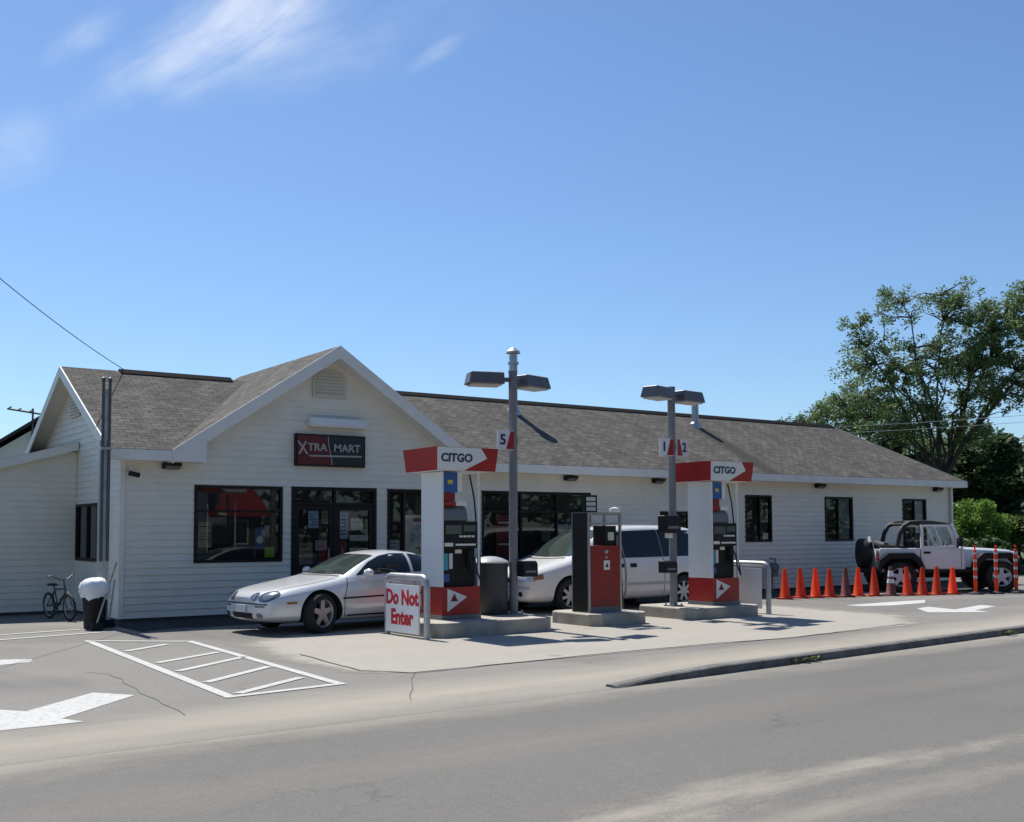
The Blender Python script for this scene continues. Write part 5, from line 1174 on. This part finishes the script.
for i in range(len(rings)-1):
    for k in range(n): face(bm, [rings[i][k], rings[i][(k+1) % n], rings[i+1][(k+1) % n], rings[i+1][k]])
face(bm, rings[-1]); build('bag', bm, BAGW, tb, smooth=50)
def broom(label, foot, topp, m):
    t = thing('broom', label, 'broom', (*foot, 0)); d = Vector((topp[0]-foot[0], topp[1]-foot[1], topp[2])); p = Vector((0, 0, .12))
    bm = NB(); tube(bm, [p, d], .016, 8); build('handle', bm, m, t, smooth=40)
    bm = NB(); box(bm, (-.09, -.025, .08), (.09, .025, .12)); hd_ = build('head', bm, DARK, t, bevel=.006)
    bm = NB(); prism(bm, [(-.085, .08), (.085, .08), (.10, 0), (-.10, 0)], 'y', -.025, .025); build('bristles', bm, DARK, hd_)
broom('pale handled broom leaning across the front of the rubbish bin', (4.92, 18.78), (5.42, 19.50, 1.08), WOOD)
broom('grey handled broom leaning against the corner beside the rubbish bin', (5.27, 19.36), (5.42, 19.60, .78), GALV)

# ------------------------------------------------------------------ trees and bushes beyond the shop
grp = 'trees beyond the right end of the shop'
def lob(L): return [((l*.819+d*.574, -l*.574+d*.819, z), (rl, rl, rz)) for (l, d, z), (rl, rz) in L]
tree('tall spreading leafy tree rising above the right end of the roof', (45.6, 30.7, 0), 3.9, .21, lob([((-3.3, 0, 9.2), (1.6, 1.2)), ((-3.7, 0, 10.9), (1.0, .8)), ((-1.8, 0, 12.0), (1.3, 1.0)), ((-3.9, .5, 7.4), (1.3, .7)), ((.9, 0, 12.1), (1.6, 1.0)), ((.2, 0, 9.9), (1.8, 1.3)), ((3.2, 0, 11.2), (2.0, 1.6)), ((4.0, -.5, 12.2), (1.6, .8)), ((2.6, 0, 8.2), (2.4, 1.3)), ((-1.0, 0, 7.4), (2.0, .9)), ((5.6, 0, 9.5), (2.2, 1.8)), ((-2.8, 0, 6.3), (1.6, .9)), ((.6, 0, 6.2), (2.2, .8)), ((-1.2, 0, 9.0), (1.6, 1.2)), ((1.8, 0, 9.8), (1.6, 1.2)), ((-2.6, 0, 10.3), (1.2, .8))]), LEAF1, 900, 56, .075, grp, 12, .39)
tree('smaller pale leafy tree showing over the roof left of the tall tree', (47.6, 36.4, 0), 4.4, .18, lob([((-1.2, 0, 7.4), (1.8, 1.1)), ((-3.2, 0, 7.0), (1.2, .6)), ((.8, 0, 8.2), (1.3, 1.1)), ((1.6, 0, 6.6), (1.6, 1.2)), ((-.6, 0, 8.9), (.7, .6))]), LEAF1, 280, 48, .074, grp, 6, .38)
tree('mid green leafy tree filling the gap low behind the tall tree', (56.0, 37.2, 0), 2.6, .22, [((0, 0, 5.2), (3.6, 3.6, 2.0)), ((-2.4, 2.0, 4.2), (3.0, 3.0, 1.6)), ((2.6, -2.2, 4.6), (3.0, 3.0, 1.8))], LEAF1, 170, 170, .12, grp, 7, .75)
tree('dark leafy tree behind the bright bush, right of the shop end', (52.5, 33.5, 0), 2.4, .24, [((0, 0, 4.6), (2.8, 2.8, 2.2)), ((-1.8, 1.6, 3.4), (2.2, 2.2, 1.6)), ((1.4, -1.2, 3.2), (2.4, 2.4, 1.6))], LEAF2, 110, 260, .16, grp, 8, .75)
tree('dark leafy tree at the far right edge behind the small roof', (54.0, 28.6, 0), 2.2, .24, [((0, 0, 4.4), (2.8, 2.8, 2.0)), ((1.2, -1.4, 3.6), (2.6, 2.6, 1.8)), ((-1.0, 1.0, 3.0), (2.4, 2.4, 1.4))], LEAF2, 110, 260, .16, grp, 8, .75)
tree('dark leafy tree directly behind the right end of the shop roof', (48.0, 36.0, 0), 2.4, .22, [((0, 0, 4.6), (2.6, 2.6, 1.6)), ((-1.4, 1.2, 3.6), (2.4, 2.4, 1.5)), ((1.6, -1.4, 3.0), (2.4, 2.4, 1.6))], LEAF2, 100, 250, .16, grp, 8, .75)
tree('dense dark tree low behind the nose of the jeep', (60.0, 32.5, 0), 1.6, .25, [((0, 0, 4.2), (4.5, 4.5, 2.6)), ((-3.4, 3.4, 3.8), (3.6, 3.6, 2.4)), ((3, -4, 3.8), (3.6, 3.6, 2.4))], LEAF2, 130, 260, .2, grp, 8, 1.0)
# unseen trees added across the road: windows mirror them, and they dim the front
far = tree('unseen broad green tree added across the road, mirrored in the shop windows and dimming the shop front', (3.0, -11.0, 0), 3.0, .3, [((0, 0, 6.5), (3.0, 2.6, 2.6)), ((-2, .5, 5.2), (2.4, 2.2, 2.0)), ((2.2, -.4, 5.6), (2.4, 2.2, 2.0)), ((.3, 0, 9.0), (2.0, 2.0, 1.6))], LEAF2, 110, 240, .2, 'trees across the road', 10, .8)
for k, (x, y, s_) in enumerate(((-5.5, -12.5, 1.1), (-14.5, -11.5, 1.2), (11.0, -15.5, 1.15), (29.0, -12.5, 1.15), (37.5, -14.0, 1.25), (47.5, -12.0, 1.1), (20.5, -24.0, 1.3), (57.0, -12.0, 1.2))):
    c = copy_tree(far); c.location = (x, y, 0); c.scale = (s_, s_, s_*random.uniform(.95, 1.1)); c.rotation_euler.z = k*1.3
cl = [((x+random.uniform(-1.5, 1.5), -21+random.uniform(-2, 2), random.uniform(.5, 4.6)), 1.3, 26) for x in np.linspace(-45, 95, 330)]
o = leaf_mesh('added_woodland', cl, LEAF2, .42); tag(o, 'dense green woodland added unseen across the road to darken the shop window reflections', 'woodland', None, 'stuff')  # added foliage mass, closing bright gaps in the window reflections
def bush(label, base, lobes, m, n, per, size, spread=.4):
    t = thing('bush', label, 'bush', base, 0, 'bushes beyond the right end of the shop')
    bm = NB(); cl = []
    for k in range(n):
        c, rad = lobes[k % len(lobes)]; d = rng.normal(0, 1, 3); d /= np.linalg.norm(d); d *= rng.random()**.4; p = np.array(c)+d*np.array(rad); p[2] = max(.15, p[2]); cl.append((p, spread*(.6+.7*rng.random()), per))
        if k % 3 == 0: tube(bm, curve_pts((random.uniform(-.15, .15), random.uniform(-.15, .15), -.05), p, .05, 4, .08), [.035, .03, .022, .014, .008], 5, cap=False)
    build('stems', bm, BARK, t, smooth=60); leaf_mesh('foliage', cl, m, size, t)
bush('bright green rounded bush at the right end of the shop', (38.2, 24.7, 0), [((0, 0, 1.9), (1.2, 1.2, .75)), ((-.7, .5, 1.5), (.9, .9, .7)), ((.7, -.6, 1.5), (.9, .9, .7))], LEAF3, 70, 260, .08)
bush('shady green bush low under the bright bush', (36.4, 24.0, 0), [((0, 0, .8), (1.0, 1.0, .5)), ((1.2, -.8, .8), (.8, .8, .5))], LEAF2, 30, 300, .085)
bush('yellow green bush at the right edge behind the jeep', (39.6, 23.2, 0), [((0, 0, 1.3), (.9, .9, .7)), ((.9, -.8, 1.1), (.9, .9, .7)), ((1.8, -1.5, 1.3), (.9, .9, .8))], LEAF4, 40, 300, .085)
bm = NB(); box(bm, (-.07, -.07, -.05), (.07, .07, 1.62)); box(bm, (-.095, -.095, 1.621), (.095, .095, 1.67))
o = build('gate_post', bm, mat('yellowish_timber', (.35, .30, .17), .8, var=.2), bevel=.01); o.location = (34.2, 22.6, 0); tag(o, 'pale yellowish wooden post standing below the bright bush', 'post')

# weeds along the kerb
def weeds(label, x, n, hh):
    cl = [((0+random.uniform(-.25, .25), random.uniform(-.03, .03), .03+random.uniform(0, hh*.5)), (.07, .04, hh*.6), 40) for _ in range(n)]
    o = leaf_mesh('weeds', cl, LEAF4, .022); o.location = (x, road_edge(x)-.02, .0); tag(o, label, 'weeds', None, 'stuff')
weeds('small green weeds at the middle of the kerb', 10.6, 3, .035); weeds('small green weeds at the far right of the kerb', 15.6, 3, .04)

# ------------------------------------------------------------------ houses far behind, aerial, wires
def house(label, base, rz, L, D_, H_, rise, wm, rm):
    t = thing('house', label, 'house', base, rz)
    bm = NB(); box(bm, (-L/2, -D_/2, 0), (L/2, D_/2, H_)); [prism(bm, [(-D_/2, H_+.001), (D_/2, H_+.001), (0, H_+rise*D_/2/(D_/2+.4))], 'x', s*(L/2-.05), s*L/2) for s in (-1, 1)]; build('wall', bm, wm, t)
    bm = NB(); D2 = D_/2+.4; z0 = H_-rise*.4/D2*.5
    for s in (-1, 1): prism(bm, [(s*D2, z0), (0, H_+rise), (0, H_+rise+.12), (s*D2, z0+.12)], 'x', -L/2-.35, L/2+.35)
    build('roof', bm, rm, t)
    for x in (-L*.28, L*.18):
        bm = NB(); box(bm, (x, -D_/2-.03, 1.0), (x+1.0, -D_/2+.02, 2.2)); w = build('window', bm, TRIM, t); bm = NB(); box(bm, (x+.07, -D_/2-.036, 1.07), (x+.93, -D_/2-.031, 2.13)); build('pane', bm, CARGLASS, w)
HROOF = mat('dark_slate_roof', (.045, .05, .055), .9, var=.2, vscale=2, bump=.3); HROOF2 = mat('grey_roof', (.22, .22, .22), .9, var=.15)
house('neighbouring house with dark roof glimpsed behind the lean-to at the left', (11.6, 51, 0), R(77), 10, 8, 3.6, 2.9, SIDING, HROOF)
house('small outbuilding with pale grey roof at the far right edge', (44.9, 21.9, 0), R(-25), 5.5, 4.0, 2.6, 1.1, mat('brown_boards', (.07, .055, .04), .8, var=.2), HROOF2)
house('low building with a red roof across the road, mirrored in the large shop window', (20.4, -15.5, 0), R(180), 3.2, 5, 2.5, 1.6, mat('brown_boards', (.07, .055, .04), .8, var=.2), mat('red_metal_roof', (.30, .02, .02), .5))
t = thing('aerial', 'thin rooftop television aerial above the dark roof at the left', 'aerial', (9.55, 46.2, 5.6))
bm = NB(); tube(bm, [(0, 0, -.6), (0, 0, .85)], .04, 6); build('mast', bm, LAMPM, t); bm = NB(); tube(bm, [(-.9, .1, .80), (.45, -.1, .62)], .04, 6); [tube(bm, [(x, -.35, .72-.13*x), (x, .35, .72-.13*x)], .03, 5) for x in (-.85, -.5, -.1, .3)]; build('boom', bm, LAMPM, t)
def wire(label, a, b, sag, r=.008, n=16):
    mid = [(a[0]+(b[0]-a[0])*k/n, a[1]+(b[1]-a[1])*k/n, a[2]+(b[2]-a[2])*k/n-sag*4*(k/n)*(1-k/n)) for k in range(n+1)]
    bm = NB(); o0 = Vector(a); tube(bm, [Vector(p)-o0 for p in mid], r, 5); o = build('overhead_wire', bm, WIREM if 'pale' not in label else WIREP, smooth=60); o.location = a; tag(o, label, 'wire')
WIREM = mat('black_wire', (.03, .03, .032), .6); WIREP = mat('pale_wire', (.30, .31, .32), .5)
wire('dark overhead wire running from the shop ridge up to the left', (6.62, 23.5, 4.97), (2.0, 17.2, 6.10), .12)
wire('pale overhead wire crossing the trees, upper one', (30.2, 30.0, 5.35), (40.5, 20.0, 5.95), .15)
wire('pale overhead wire crossing the trees, lower one', (30.2, 30.4, 5.15), (41.0, 20.6, 5.75), .15)

# ------------------------------------------------------------------ sky, sun, camera
SUN_EL, SUN_AZ = 57.0, 0.0          # high behind the shop
w = bpy.data.worlds.new('World'); SC.world = w; w.use_nodes = True; nt = w.node_tree; bg = nt.nodes['Background']
sky = node(nt, 'ShaderNodeTexSky', sky_type='NISHITA', sun_disc=False); sky.sun_elevation = R(SUN_EL); sky.sun_rotation = R(-SUN_AZ); sky.air_density = 1.0; sky.dust_density = .35; sky.ozone_density = 2.6; sky.altitude = 10
tc = node(nt, 'ShaderNodeTexCoord')
# wisps of cirrus, placed by direction in the sky dome
def math_(op, a, b=None, c=None):
    n = node(nt, 'ShaderNodeMath', operation=op)
    for i, v in enumerate((a, b, c)):
        if v is None: continue
        if isinstance(v, (int, float)): n.inputs[i].default_value = v
        else: nt.links.new(v, n.inputs[i])
    return n.outputs[0]
def wisp(d, ea, eb, stretch_dir, seed, amt, lo=.36, hi=.85, freq=(5.0, 22.0)):
    """soft streaky patch around direction d, ea by eb degrees, drawn out along stretch_dir"""
    d = Vector(d).normalized(); a = Vector(stretch_dir); a = (a-d*a.dot(d)).normalized(); b = d.cross(a); c = []
    for v in (a, b, d):
        q = node(nt, 'ShaderNodeVectorMath', operation='DOT_PRODUCT'); nt.links.new(tc.outputs['Generated'], q.inputs[0]); q.inputs[1].default_value = v; c.append(q.outputs['Value'])
    cb = node(nt, 'ShaderNodeCombineXYZ'); nt.links.new(math_('MULTIPLY', c[0], freq[0]), cb.inputs[0]); nt.links.new(math_('MULTIPLY', c[1], freq[1]), cb.inputs[1]); cb.inputs[2].default_value = seed
    nz = node(nt, 'ShaderNodeTexNoise', Scale=1.6, Detail=9.0, Roughness=.62, Distortion=.6); nt.links.new(cb.outputs[0], nz.inputs['Vector'])
    cb2 = node(nt, 'ShaderNodeCombineXYZ'); nt.links.new(math_('MULTIPLY', c[0], 9.0), cb2.inputs[0]); nt.links.new(math_('MULTIPLY', c[1], 9.0), cb2.inputs[1]); cb2.inputs[2].default_value = seed+3
    n2 = node(nt, 'ShaderNodeTexNoise', Scale=1.3, Detail=3.0); nt.links.new(cb2.outputs[0], n2.inputs['Vector'])
    u = math_('DIVIDE', c[0], math.sin(R(ea))); v = math_('DIVIDE', c[1], math.sin(R(eb)))
    r = math_('SQRT', math_('ADD', math_('MULTIPLY', u, u), math_('MULTIPLY', v, v)))
    r = math_('ADD', r, math_('MULTIPLY', math_('SUBTRACT', n2.outputs['Fac'], .5), 1.1))
    mr = node(nt, 'ShaderNodeMapRange', interpolation_type='SMOOTHSTEP'); mr.inputs[1].default_value = 1.0; mr.inputs[2].default_value = .05; nt.links.new(r, mr.inputs[0])
    m2 = node(nt, 'ShaderNodeMapRange'); m2.inputs[1].default_value = lo; m2.inputs[2].default_value = hi; nt.links.new(nz.outputs['Fac'], m2.inputs[0])
    return math_('MULTIPLY', math_('MULTIPLY', math_('MULTIPLY', mr.outputs[0], m2.outputs[0]), amt), math_('GREATER_THAN', c[2], 0.0))
def vdir(x, y): return tuple(fw+rt*(x-512)/F-up*(y-CY)/F)
rr_ = rt*.85+up*.52
tot = wisp(vdir(245, 22), 6.0, 3.0, tuple(rr_), 1.3, 1.0, .30, .9)
for a in (wisp(vdir(310, 35), 8.0, 3.6, tuple(rt*.97+up*.2), 4.1, .38, .3, .9, (4, 9)), wisp(vdir(432, 57), 2.2, .6, tuple(rr_), 7.7, .42, .34, .8), wisp(vdir(82, 38), 3.0, .8, tuple(rr_), 2.9, .32, .32, .8), wisp(vdir(150, 65), 5, 1.6, tuple(rr_), 6.9, .4, .3, .85), wisp(vdir(8, 150), 3.4, 2.0, tuple(rr_), 5.9, .28, .25, .8, (5, 10))): tot = math_('ADD', tot, a)
tot = math_('MINIMUM', tot, .95)
mx = node(nt, 'ShaderNodeMix', data_type='RGBA'); nt.links.new(tot, mx.inputs[0]); tn = node(nt, 'ShaderNodeMix', data_type='RGBA', blend_type='MULTIPLY'); tn.inputs[0].default_value = 1; nt.links.new(sky.outputs[0], tn.inputs[6]); tn.inputs[7].default_value = (.70, .835, .97, 1); nt.links.new(tn.outputs[2], mx.inputs[6]); mx.inputs[7].default_value = (8.0, 8.2, 8.6, 1)
nt.links.new(mx.outputs[2], bg.inputs[0]); bg.inputs[1].default_value = .105
sl = bpy.data.lights.new('sun', 'SUN'); sl.energy = 5.0; sl.angle = R(.53); sl.color = (1, .955, .88)
so = link(bpy.data.objects.new('sun', sl)); so.rotation_euler = (R(-(90-SUN_EL)), 0, R(SUN_AZ)); so.location = (0, 60, 80)
cam = bpy.data.cameras.new('camera'); co = link(bpy.data.objects.new('camera', cam)); SC.camera = co
cam.sensor_fit = 'HORIZONTAL'; cam.sensor_width = 36; cam.lens = 36*F/1024; cam.shift_y = (CY-411)/1024; cam.clip_end = 2000; cam.clip_start = .05
Mx = Matrix(((rt[0], up[0], -fw[0], 0), (rt[1], up[1], -fw[1], 0), (rt[2], up[2], -fw[2], EYE), (0, 0, 0, 1))); co.matrix_world = Mx
SC.render.resolution_x = 1024; SC.render.resolution_y = 822
SC.view_settings.view_transform = 'Standard'; SC.view_settings.look = 'None'; SC.view_settings.exposure = .35; SC.view_settings.gamma = 1; SC.view_settings.use_curve_mapping = False
SC.cycles.max_bounces = 8; SC.cycles.transparent_max_bounces = 12
